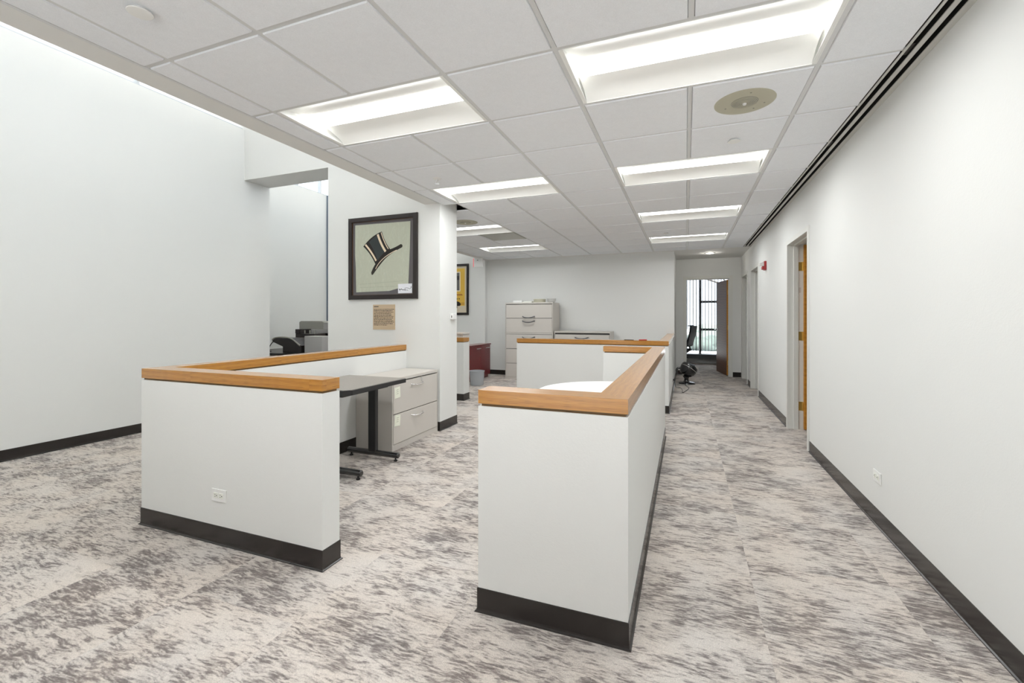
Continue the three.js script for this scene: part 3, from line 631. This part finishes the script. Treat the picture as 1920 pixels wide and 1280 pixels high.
{
  const x = -3.69, z = 7.70, o = thing('waste_bin', 'grey plastic waste bin in front of the red cabinet', 'waste bin', [x, 0, z]);
  part('bucket', o, [lathe([[0, 0.004], [0.115, 0.004], [0.118, 0], [0.122, 0.006], [0.142, 0.265], [0.138, 0.265], [0.119, 0.012], [0, 0.01]], x, 0, z, 48)], M.bin);
  part('rim', o, [(() => { const t = new THREE.TorusGeometry(0.142, 0.006, 8, 48); t.rotateX(Math.PI / 2); t.translate(x, 0.266, -z); return t; })()], M.bin);
}
// ---- things on top of the tall cabinet
{
  const y = 1.586;
  single('paper_box', 'flat white box on top of the tall file cabinet', 'box', [box(-3.40, -3.20, y, y + 0.045, 8.85, 9.05, 0.004)], M.white);
  single('paper_stack', 'low stack of white paper on top of the tall file cabinet', 'paper', [box(-3.19, -2.98, y, y + 0.018, 8.84, 9.05), box(-3.17, -3.0, y + 0.018, y + 0.026, 8.86, 9.02)], M.paper);
  single('round_tin', 'round tan tin on top of the tall file cabinet', 'tin', [lathe([[0, 0], [0.122, 0], [0.125, 0.004], [0.125, 0.05], [0.130, 0.052], [0.130, 0.068], [0.124, 0.072], [0, 0.072]], -2.84, y, 8.93, 48)], M.beige);
  const o = thing('plate_stack', 'stack of fluted white bowls on top of the tall file cabinet', 'bowls', [-2.60, y, 9.0]);
  for (let k = 0; k < 3; k++) part('bowl', o, [lathe([[0, 0.004], [0.05, 0], [0.085, 0.03], [0.098, 0.046], [0.094, 0.046], [0.08, 0.03], [0.048, 0.006], [0, 0.008]], -2.60, y + 0.018 * k, 9.0, 28)], M.white);
}
// ---- pens on the far cap
single('pen', 'red marker pen lying on the far oak cap', 'pen', [rod([-0.60, CAPY1 + 0.008, 6.37], [-0.50, CAPY1 + 0.008, 6.41], 0.008)], M.redPlastic);
single('pen', 'slim dark pen lying on the far oak cap', 'pen', [rod([-0.80, CAPY1 + 0.005, 6.40], [-0.67, CAPY1 + 0.005, 6.38], 0.005)], M.mesh);

// ================================================================ ON THE WALLS
// ---- top hat picture
{
  const x0 = -3.841, x1 = -2.871, y0 = 1.497, y1 = 2.478, zf = ZH, o = thing('framed_picture', 'dark framed fabric picture of a black top hat on the white wall', 'picture', [-3.356, y0, zf]);
  const W = x1 - x0, H = y1 - y0, f = 0.045;
  const bar = (p) => { const s = new THREE.Shape(p.map(([a, b]) => new THREE.Vector2(a, b))); const g = new THREE.ExtrudeGeometry(s, { depth: 0.028, bevelEnabled: true, bevelSize: 0.004, bevelThickness: 0.004, bevelSegments: 2 }); g.translate(0, 0, -zf + 0.004); return g; };
  const i = f, A = [x0, y0], B = [x1, y0], C = [x1, y1], D = [x0, y1], a = [x0 + i, y0 + i], b = [x1 - i, y0 + i], c = [x1 - i, y1 - i], d = [x0 + i, y1 - i];
  for (const p of [[A, B, b, a], [B, C, c, b], [C, D, d, c], [D, A, a, d]]) part('frame_rail', o, [bar(p)], M.frameWood);
  part('frame_lip', o, [box(x0 + i, x1 - i, y0 + i, y0 + i + 0.008, zf - 0.022, zf - 0.006), box(x0 + i, x1 - i, y1 - i - 0.008, y1 - i, zf - 0.022, zf - 0.006), box(x0 + i, x0 + i + 0.008, y0 + i, y1 - i, zf - 0.022, zf - 0.006), box(x1 - i - 0.008, x1 - i, y0 + i, y1 - i, zf - 0.022, zf - 0.006)], M.frameLip);
  part('mat_board', o, [box(x0 + i, x1 - i, y0 + i, y1 - i, zf - 0.012, zf - 0.002)], M.mat);
  const tex = canvasTex(1024, 1024, (g) => {
    const P = (u, v) => [u * 1024, v * 1024];
    g.fillStyle = '#b9bcab'; g.fillRect(0, 0, 1024, 1024);
    for (let k = 0; k < 900; k++) { const v = 150 + Math.floor(rnd() * 60); g.strokeStyle = `rgba(${v + 12},${v + 18},${v + 8},0.10)`; g.lineWidth = 4 + rnd() * 16; const px = rnd() * 1024, py = rnd() * 1024; g.beginPath(); g.moveTo(px, py); g.quadraticCurveTo(px + (rnd() - 0.5) * 120, py + rnd() * 60, px + (rnd() - 0.5) * 80, py + rnd() * 130); g.stroke(); }
    g.strokeStyle = 'rgba(90,95,80,0.45)'; g.lineWidth = 2; g.beginPath(); g.moveTo(...P(0.16, 0.815)); g.lineTo(...P(0.80, 0.79)); g.stroke(); g.beginPath(); g.moveTo(...P(0.16, 0.855)); g.lineTo(...P(0.74, 0.85)); g.stroke();
    const path = (pts, close = true) => { g.beginPath(); pts.forEach((p, k) => { if (p.length === 2) k ? g.lineTo(...P(...p)) : g.moveTo(...P(...p)); else g.quadraticCurveTo(...P(p[0], p[1]), ...P(p[2], p[3])); }); if (close) g.closePath(); };
    g.fillStyle = '#2b2723';
    path([[0.215, 0.352], [0.335, 0.225, 0.493, 0.185], [0.53, 0.31, 0.615, 0.405], [0.70, 0.385, 0.765, 0.352], [0.805, 0.36, 0.785, 0.392], [0.60, 0.46, 0.515, 0.54], [0.43, 0.62, 0.362, 0.70], [0.335, 0.715, 0.335, 0.675], [0.365, 0.61, 0.397, 0.575], [0.325, 0.44, 0.215, 0.352]]); g.fill();
    g.fillStyle = '#3a3f40'; path([[0.30, 0.30], [0.36, 0.25, 0.42, 0.225], [0.46, 0.34, 0.535, 0.43], [0.48, 0.48, 0.43, 0.53], [0.38, 0.40, 0.30, 0.30]]); g.fill();
    g.strokeStyle = '#e4d3ba'; g.lineCap = 'butt';
    const line = (w, p) => { g.lineWidth = w; path(p, false); g.stroke(); };
    line(24, [[0.247, 0.33], [0.34, 0.42, 0.408, 0.535]]);
    line(30, [[0.432, 0.215], [0.475, 0.335, 0.548, 0.43]]);
    line(11, [[0.482, 0.195], [0.52, 0.31, 0.588, 0.40]]);
    line(9, [[0.40, 0.635], [0.47, 0.50, 0.71, 0.42]]);
  });
  const cl = [[0.090, 0.083], [0.903, 0.090], [0.895, 0.40], [0.885, 0.60], [0.872, 0.845], [0.60, 0.905], [0.105, 0.912], [0.098, 0.6], [0.088, 0.45]];
  const sh = new THREE.Shape(cl.map(([u, v]) => new THREE.Vector2(x0 + u * W, y1 - v * H))), g = new THREE.ExtrudeGeometry(sh, { depth: 0.003, bevelEnabled: false }); g.translate(0, 0, -zf + 0.0125);
  const fg = flat(g), uv = fg.attributes.uv, pp = fg.attributes.position; for (let k = 0; k < uv.count; k++) uv.setXY(k, (pp.getX(k) - x0) / W, (pp.getY(k) - y0) / H);
  part('printed_cloth', o, [fg], std({ map: tex, roughness: 0.95 }), { keepUV: true, label: 'grey green cloth printed with a tilted black top hat' });
  const card = canvasTex(256, 160, (g) => { g.fillStyle = '#e6e8ee'; g.fillRect(0, 0, 256, 160); g.strokeStyle = '#1c2028'; g.lineWidth = 9; g.lineCap = 'round'; g.beginPath(); g.moveTo(22, 92); g.quadraticCurveTo(40, 112, 60, 86); g.quadraticCurveTo(80, 112, 110, 102); g.quadraticCurveTo(140, 118, 132, 92); g.stroke(); g.lineWidth = 5; g.beginPath(); g.moveTo(120, 80); g.quadraticCurveTo(160, 62, 200, 84); g.quadraticCurveTo(225, 98, 240, 62); g.moveTo(140, 116); g.quadraticCurveTo(170, 96, 182, 120); g.moveTo(30, 96); g.lineTo(36, 124); g.stroke(); g.fillStyle = '#1c2028'; g.beginPath(); g.arc(240, 58, 7, 0, 7); g.arc(26, 92, 9, 0, 7); g.fill(); });
  const cg = new THREE.BoxGeometry(0.197 * W, 0.112 * H, 0.002); cg.translate(x0 + 0.829 * W, y1 - 0.880 * H, -zf + 0.0175);
  part('card', o, [cg], std({ map: card, roughness: 0.8 }), { keepUV: true, label: 'small white card with a black scribble' });
}
// ---- placard under it
{
  const t = canvasTex(512, 512, (g) => {
    g.fillStyle = '#c8b296'; g.fillRect(0, 0, 512, 512); g.fillStyle = '#2c221b';
    g.fillRect(22, 34, 110, 14);
    for (let k = 0; k < 12; k++) { let x = 20; const y = 92 + k * 29, end = [490, 455, 480, 430, 440, 485, 470, 440, 475, 488, 460, 330][k]; while (x < end) { const w = 14 + rnd() * 46; g.fillRect(x, y + rnd() * 2, Math.min(w, end - x), 10 + rnd() * 3); x += w + 7; } }
  });
  const g = new THREE.BoxGeometry(0.313, 0.297, 0.006); g.translate(-3.3415, 1.2825, -ZH + 0.003);
  single('placard', 'tan text placard under the framed top hat picture', 'placard', [g], std({ map: t, roughness: 0.6 }), { keepUV: true });
}
{ // thermostat on the end of the picture wall
  const o = thing('thermostat', 'small white thermostat on the narrow end of the picture wall', 'thermostat', [-2.585, 1.25, 4.71]);
  part('case', o, [box(-2.585, -2.545, 1.255, 1.325, 4.66, 4.76, 0.008)], M.white);
  part('sensor_slot', o, [box(-2.566, -2.556, 1.275, 1.30, 4.659, 4.661)], M.steelGap);
}
// ---- poster
{
  const x1 = -4.60, W = 0.86, x0 = x1 - W, y0 = 1.335, y1 = 2.50, z = 9.18, o = thing('framed_poster', 'yellow poster in a dark brown frame beside the exit sign', 'poster', [(x0 + x1) / 2, y0, z]), f = 0.052;
  part('frame_rail', o, [box(x0, x1, y0, y0 + f, z - 0.03, z, 0.006)], M.frameWood); part('frame_rail', o, [box(x0, x1, y1 - f, y1, z - 0.03, z, 0.006)], M.frameWood);
  part('frame_rail', o, [box(x0, x0 + f, y0 + f, y1 - f, z - 0.03, z, 0.006)], M.frameWood); part('frame_rail', o, [box(x1 - f, x1, y0 + f, y1 - f, z - 0.03, z, 0.006)], M.frameWood);
  const t = canvasTex(512, 720, (g, w, h) => {
    g.fillStyle = '#d9cdb6'; g.fillRect(0, 0, w, h); g.fillStyle = '#e3b94a'; g.fillRect(40, 34, w - 74, h - 140);
    g.fillStyle = '#f0e6cf'; g.fillRect(90, 84, w - 200, 306); g.fillStyle = '#6c6a67'; g.fillRect(106, 100, w - 232, 274);
    g.fillStyle = '#3f3d3c'; g.fillRect(106, 150, w - 232, 60); g.fillStyle = '#8b8986'; g.fillRect(160, 220, 160, 120);
    g.strokeStyle = '#8e2a1e'; g.lineWidth = 7; g.lineCap = 'round';
    g.beginPath(); for (let k = 0; k < 13; k++) { const x = 100 + k * 26; g.moveTo(x, 452); g.bezierCurveTo(x + 4, 428, x + 20, 430, x + 14, 448); g.lineTo(x + 26, 450); } g.stroke();
    g.fillStyle = '#2b2320'; for (let k = 0; k < 6; k++) { g.fillRect(190 + k * 36, 496, 22, 8); g.fillRect(197 + k * 36, 496, 8, 26); }
    g.strokeStyle = '#8e2a1e'; g.lineWidth = 6; g.beginPath(); g.moveTo(60, 572); g.lineTo(w - 44, 572); g.moveTo(60, 592); g.lineTo(w - 44, 592); g.stroke();
    g.fillStyle = '#2b2320'; g.beginPath(); g.ellipse(350, 580, 60, 34, 0.3, 0, 7); g.fill(); g.fillRect(330, 600, 18, 50);
  });
  const g = new THREE.BoxGeometry(W - 2 * f, y1 - y0 - 2 * f, 0.004); g.translate((x0 + x1) / 2, (y0 + y1) / 2, -z + 0.008);
  part('print', o, [g], std({ map: t, roughness: 0.6 }), { keepUV: true });
}
// ---- outlets
function outlet(label, at, face) {                                   // horizontal duplex plate: face 'x-' looks to -x, 'z-' to the camera, 'x+' to +x
  const [x, y, z] = at, o = thing('outlet', label, 'outlet', at, 'white wall outlets');
  const B = (s0, s1, y0, y1, d0, d1, r) => face === 'z-' ? box(x + s0, x + s1, y + y0, y + y1, z - d1, z - d0, r) : face === 'x-' ? box(x - d1, x - d0, y + y0, y + y1, z + s0, z + s1, r) : box(x + d0, x + d1, y + y0, y + y1, z + s0, z + s1, r);
  part('plate', o, [B(-0.058, 0.058, -0.035, 0.035, 0, 0.006, 0.002)], M.white);
  for (const s of [-0.021, 0.021]) {
    const r = part('socket', o, [B(s - 0.017, s + 0.017, -0.015, 0.015, 0.005, 0.0085, 0.002)], M.paper);
    part('slots', r, [B(s - 0.007, s - 0.001, 0.004, 0.007, 0.0083, 0.0092), B(s - 0.007, s - 0.001, -0.007, -0.004, 0.0083, 0.0092), B(s + 0.006, s + 0.011, -0.003, 0.003, 0.0083, 0.0092)], M.black);
  }
}
outlet('white horizontal outlet on the front of the left half wall', [-2.457, 0.275, 1.772], 'z-');
outlet('white horizontal outlet low on the long corridor wall', [XR, 0.30, 3.388], 'x-');
outlet('white horizontal outlet on the side of the far half wall', [-0.212, 0.24, 7.95], 'x+');
{ // fire alarm
  const z = 7.53, o = thing('fire_alarm', 'red fire alarm strobe on the corridor wall', 'fire alarm', [XR, 1.97, z]);
  part('base', o, [box(XR - 0.03, XR, 1.975, 2.105, z - 0.06, z + 0.06, 0.006)], M.redPlastic);
  part('horn', o, [box(XR - 0.055, XR - 0.03, 1.985, 2.03, z - 0.045, z + 0.045, 0.006)], M.redPlastic);
  part('strobe', o, [extrudeXY([[XR - 0.03, 2.035], [XR - 0.085, 2.045], [XR - 0.085, 2.075], [XR - 0.03, 2.095]], z - 0.035, z + 0.035)], M.white, { label: 'clear white strobe lens' });
}

// ================================================================ FAN AND OFFICE CHAIR
{
  const x = 0.02, z = 9.30, o = thing('fan', 'glossy black floor fan standing in the corridor', 'fan', [x, 0, z]);
  part('base', o, [(() => { const g = new THREE.SphereGeometry(1, 32, 12, 0, Math.PI * 2, 0, Math.PI / 2); g.scale(0.15, 0.045, 0.125); g.translate(x, 0.002, -z); return g; })()], M.gloss);
  part('neck', o, [lathe([[0.075, 0.02], [0.045, 0.06], [0.038, 0.10], [0.07, 0.15]], x - 0.01, 0, z, 24)], M.gloss);
  const turn = (g) => { g.rotateZ(-0.62); g.rotateY(0.5); g.translate(x + 0.015, 0.265, -z); return g; };
  part('shell', o, [turn(new THREE.LatheGeometry([[0.0, -0.12], [0.06, -0.118], [0.11, -0.095], [0.145, -0.04], [0.158, 0.02], [0.155, 0.07], [0.146, 0.085], [0.138, 0.08]].map(([r, h]) => new THREE.Vector2(r, h)), 40))], M.gloss);
  const gr = part('grille', o, [turn(new THREE.TorusGeometry(0.142, 0.006, 8, 48).rotateX(Math.PI / 2).translate(0, 0.088, 0)), turn(new THREE.CylinderGeometry(0.04, 0.045, 0.012, 24).translate(0, 0.105, 0))], M.gloss);
  for (let k = 0; k < 16; k++) part('spoke', gr, [turn((() => { const a = k / 16 * Math.PI * 2, A = new THREE.Vector3(Math.cos(a) * 0.04, 0.105, Math.sin(a) * 0.04), B = new THREE.Vector3(Math.cos(a + 0.5) * 0.142, 0.088, Math.sin(a + 0.5) * 0.142); return new THREE.TubeGeometry(new THREE.LineCurve3(A, B), 2, 0.0025, 5); })())], M.black);
  part('stripe', o, [turn(new THREE.TorusGeometry(0.159, 0.004, 6, 48).rotateX(Math.PI / 2).translate(0, 0.03, 0))], M.alu);
  part('handle', o, [tube([[x - 0.10, 0.30, z + 0.05], [x - 0.17, 0.285, z + 0.04], [x - 0.19, 0.24, z + 0.03], [x - 0.16, 0.19, z + 0.03]], 0.022, 16, 10)], M.gloss);
}
single('power_cord', 'thin black power cord of the floor fan trailing to the half wall outlet', 'cord', [tube([[-0.02, 0.03, 9.18], [0.0, 0.006, 9.0], [0.05, 0.006, 8.75], [0.02, 0.006, 8.45], [-0.05, 0.006, 8.15], [-0.06, 0.006, 8.45], [-0.10, 0.006, 8.7], [-0.15, 0.02, 8.6], [-0.17, 0.12, 8.2], [-0.185, 0.24, 7.95], [-0.20, 0.24, 7.95]], 0.005, 80, 6), box(-0.203, -0.165, 0.225, 0.255, 7.935, 7.965, 0.004)], M.black);
{
  const cx = -0.11, cz = 12.05, o = thing('office_chair', 'black mesh office chair in the end office by the window', 'chair', [cx, 0, cz]);
  const back = []; for (let k = 0; k <= 10; k++) { const t = k / 10; back.push([cx + 0.20 + 0.055 * Math.sin(t * 2.6) - 0.03 + 0.09 * t * t, 0.56 + 0.50 * t]); }
  const outer = back.concat(back.slice().reverse().map(([x, y]) => [x + 0.028, y]));
  part('backrest', o, [extrudeXY(outer, cz - 0.23, cz + 0.23, 0.006)], M.mesh);
  part('back_rim', o, [tube([[cx + 0.24, 1.07, cz - 0.21], [cx + 0.29, 1.075, cz], [cx + 0.24, 1.07, cz + 0.21]], 0.016, 16, 8), tube([[cx + 0.2, 0.56, cz], [cx + 0.21, 0.5, cz], [cx + 0.15, 0.42, cz], [cx + 0.02, 0.40, cz]], 0.022, 18, 8)], M.gloss);
  part('seat', o, [box(cx - 0.27, cx + 0.19, 0.43, 0.50, cz - 0.24, cz + 0.24, 0.03)], M.mesh);
  for (const s of [-1, 1]) part('armrest', o, [box(cx - 0.15, cx + 0.12, 0.66, 0.69, cz + s * 0.27 - 0.035, cz + s * 0.27 + 0.035, 0.012), tube([[cx, 0.66, cz + s * 0.27], [cx + 0.03, 0.55, cz + s * 0.27], [cx, 0.45, cz + s * 0.22]], 0.015, 12, 8)], M.gloss);
  part('column', o, [rod([cx, 0.10, cz], [cx, 0.43, cz], 0.03, 0.024)], M.black);
  for (let k = 0; k < 5; k++) {
    const a = 0.12 + k * Math.PI * 2 / 5, ex = cx + Math.cos(a) * 0.32, ez = cz + Math.sin(a) * 0.32;
    const leg = part('base_leg', o, [tube([[cx, 0.13, cz], [cx + Math.cos(a) * 0.17, 0.12, cz + Math.sin(a) * 0.17], [ex, 0.075, ez]], 0.021, 12, 8)], M.gloss);
    part('caster', leg, [rod([ex - Math.sin(a) * 0.022, 0.03, ez + Math.cos(a) * 0.022], [ex + Math.sin(a) * 0.022, 0.03, ez - Math.cos(a) * 0.022], 0.03), rod([ex, 0.03, ez], [ex, 0.07, ez], 0.009)], M.black);
  }
  o.rotation.y = -0.32;
}
// ---- vertical blind in the end office
{
  const o = thing('vertical_blind', 'open vertical blind with thin grey slats in the end office window', 'blind', [0.25, 0.30, 13.5]);
  part('head_rail', o, [box(-0.86, 1.36, 2.37, 2.41, 13.47, 13.53)], M.mullionPale);
  for (let x = -0.84; x < 1.35; x += 0.079) { const g = new THREE.BoxGeometry(0.0016, 2.03, 0.085); g.rotateY(-0.24); g.translate(x, 1.355, -13.5); part('slat', o, [g], M.slat); }
}

// ================================================================ COPIER ROOM
{
  const zf = 5.62;
  const c = thing('counter', 'counter with black edged top under the copier', 'counter', [-5.9, 0, 5.95]);
  part('top', c, [box(-7.1, -4.5, 0.665, 0.70, 5.40, 6.65, 0.004)], M.darkPlastic);
  for (const x of [-7.06, -4.56]) part('side_panel', c, [box(x, x + 0.03, 0, 0.665, 5.42, 6.63)], M.white);
  part('back_panel', c, [box(-7.03, -4.56, 0.1, 0.665, 6.59, 6.62)], M.white);
  const m = thing('postage_machine', 'black machine with sloping hood on the copier room counter', 'office machine', [-6.15, 0.70, 5.75]);
  part('hood', m, [extrudeXY([[-6.45, 0.895], [-6.40, 0.93], [-6.04, 0.93], [-5.83, 0.815], [-5.83, 0.707], [-6.22, 0.707], [-6.22, 0.80], [-6.45, 0.875]], zf - 0.05, zf + 0.25, 0.006)], M.darkPlastic);
  part('hood_rim', m, [tube([[-6.45, 0.905, zf - 0.055], [-6.40, 0.935, zf - 0.055], [-6.05, 0.935, zf - 0.055], [-5.84, 0.82, zf - 0.055]], 0.012, 20, 8)], M.copierGrey);
  part('rear_unit', m, [box(-6.27, -5.84, 0.72, 1.0, zf + 0.25, zf + 0.5, 0.01), box(-6.27, -6.17, 1.0, 1.075, zf + 0.25, zf + 0.5)], M.darkPlastic);
  for (const x of [-6.19, -6.08, -5.97, -5.87]) part('rib', m, [box(x, x + 0.02, 0.90, 1.06, zf + 0.26, zf + 0.27)], M.copierGrey);
  single('cable', 'thin black cable looping up beside the black machine', 'cable', [tube([[-6.45, 0.89, zf], [-6.53, 0.84, zf], [-6.58, 0.77, zf], [-6.575, 0.71, zf], [-6.54, 0.706, zf]], 0.007, 24, 6)], M.black);
  single('grey_box', 'pale grey box unit standing on the counter in front of the copier', 'box', [box(-5.79, -5.42, 0.70, 0.975, zf - 0.02, zf + 0.2, 0.01)], M.copierPale);
  const zc = zf + 0.30;
  const k = thing('copier', 'grey office copier behind the pale grey box', 'copier', [-5.83, 0.70, 6.35]);
  part('body', k, [box(-6.11, -5.33, 0.70, 0.90, zc + 0.24, zc + 0.66, 0.01), box(-6.28, -6.11, 0.70, 1.0, zc + 0.52, zc + 0.66)], M.copierGrey);
  part('output_bay', k, [box(-6.11, -5.33, 0.90, 1.0, zc + 0.30, zc + 0.66)], M.darkPlastic);
  part('scanner_bed', k, [box(-6.35, -5.28, 1.0, 1.065, zc + 0.22, zc + 0.66, 0.008)], M.copierPale);
  part('document_feeder', k, [extrudeXY([[-6.48, 1.065], [-6.48, 1.19], [-6.45, 1.205], [-5.97, 1.205], [-5.93, 1.185], [-5.93, 1.065]], zc + 0.24, zc + 0.6, 0.008)], M.copierGrey);
  part('scanner_lid', k, [extrudeXY([[-5.93, 1.075], [-5.93, 1.18], [-5.63, 1.20], [-5.59, 1.165], [-5.59, 1.075]], zc + 0.24, zc + 0.6, 0.006)], M.copierPale);
  for (const y of [0.76, 0.83]) part('paper_tray', k, [box(-5.79, -5.38, y, y + 0.055, zc + 0.215, zc + 0.245, 0.004)], M.copierGrey);
}

// ================================================================ OUTSIDE
single('ground', 'pale snowy ground outside the end office window, and unseen yard bouncing light indoors', 'ground', [box(-40, 40, -0.6, -0.4, 13.95, 70), box(-40, 40, -0.3, -0.1, -60, -2.85)], M.snow);  // second slab is an unseen yard, there to bounce sunlight onto the ceiling
single('added_blocker_building', 'added plain brown building that blocks low sky light from the unseen window wall', 'building', [box(-30, 25, -0.1, 9, -19, -15)], std({ color: lin(0.14, 0.10, 0.085), roughness: 0.9 }));  // added out of view to cut low sky light on the half wall fronts
for (const [x, z, w] of [[-1.5, 24, 2.6], [1.2, 25, 2.2], [3.6, 24, 2.4]]) {
  const g = new THREE.IcosahedronGeometry(1, 4), p = g.attributes.position;
  for (let i = 0; i < p.count; i++) { const n = 0.8 + 0.4 * vnoise(p.getX(i) * 4 + x, p.getY(i) * 4 + p.getZ(i) * 3.1, 5); p.setXYZ(i, p.getX(i) * n * w / 2, p.getY(i) * n * 0.75, p.getZ(i) * n * 0.8); }
  g.computeVertexNormals(); g.translate(x, 0.15, -z);
  single('hedge_bush', 'dull green bush outside the end office window', 'bush', [g], M.hedge, { group: 'bushes outside the window' });
}
{
  const o = thing('bare_tree', 'bare dark tree outside the end office window', 'tree', [2.6, -0.4, 20]);
  part('trunk', o, [rod([2.6, -0.4, 20], [2.5, 3.2, 20], 0.14, 0.10)], M.bark);
  const br = (a, d, len, r, lv) => {
    const b = [a[0] + d[0] * len, a[1] + d[1] * len, a[2] + d[2] * len], out = [rod(a, b, r, r * 0.6, 6)];
    if (lv) for (let k = 0; k < 4; k++) { const t = 0.35 + 0.2 * k, n = [d[0] + (rnd() - 0.5) * 1.1, d[1] + (rnd() - 0.5) * 1.0, d[2] + (rnd() - 0.5) * 0.8], L = Math.hypot(...n); out.push(...br([a[0] + d[0] * len * t, a[1] + d[1] * len * t, a[2] + d[2] * len * t], n.map((v) => v / L), len * 0.5, r * 0.5, lv - 1)); }
    return out;
  };
  for (const [y, d] of [[2.2, [-0.93, 0.34, 0]], [2.8, [-0.96, 0.22, 0.1]], [3.0, [-0.8, 0.55, 0.1]], [2.6, [0.85, 0.4, 0.2]]]) part('branch', o, br([2.52, y, 20], d, 2.6, 0.05, 3), M.bark);
}

scene.traverse((o) => { if (o.isMesh) { o.castShadow = true; o.receiveShadow = true; } });
renderer.render(scene, camera);
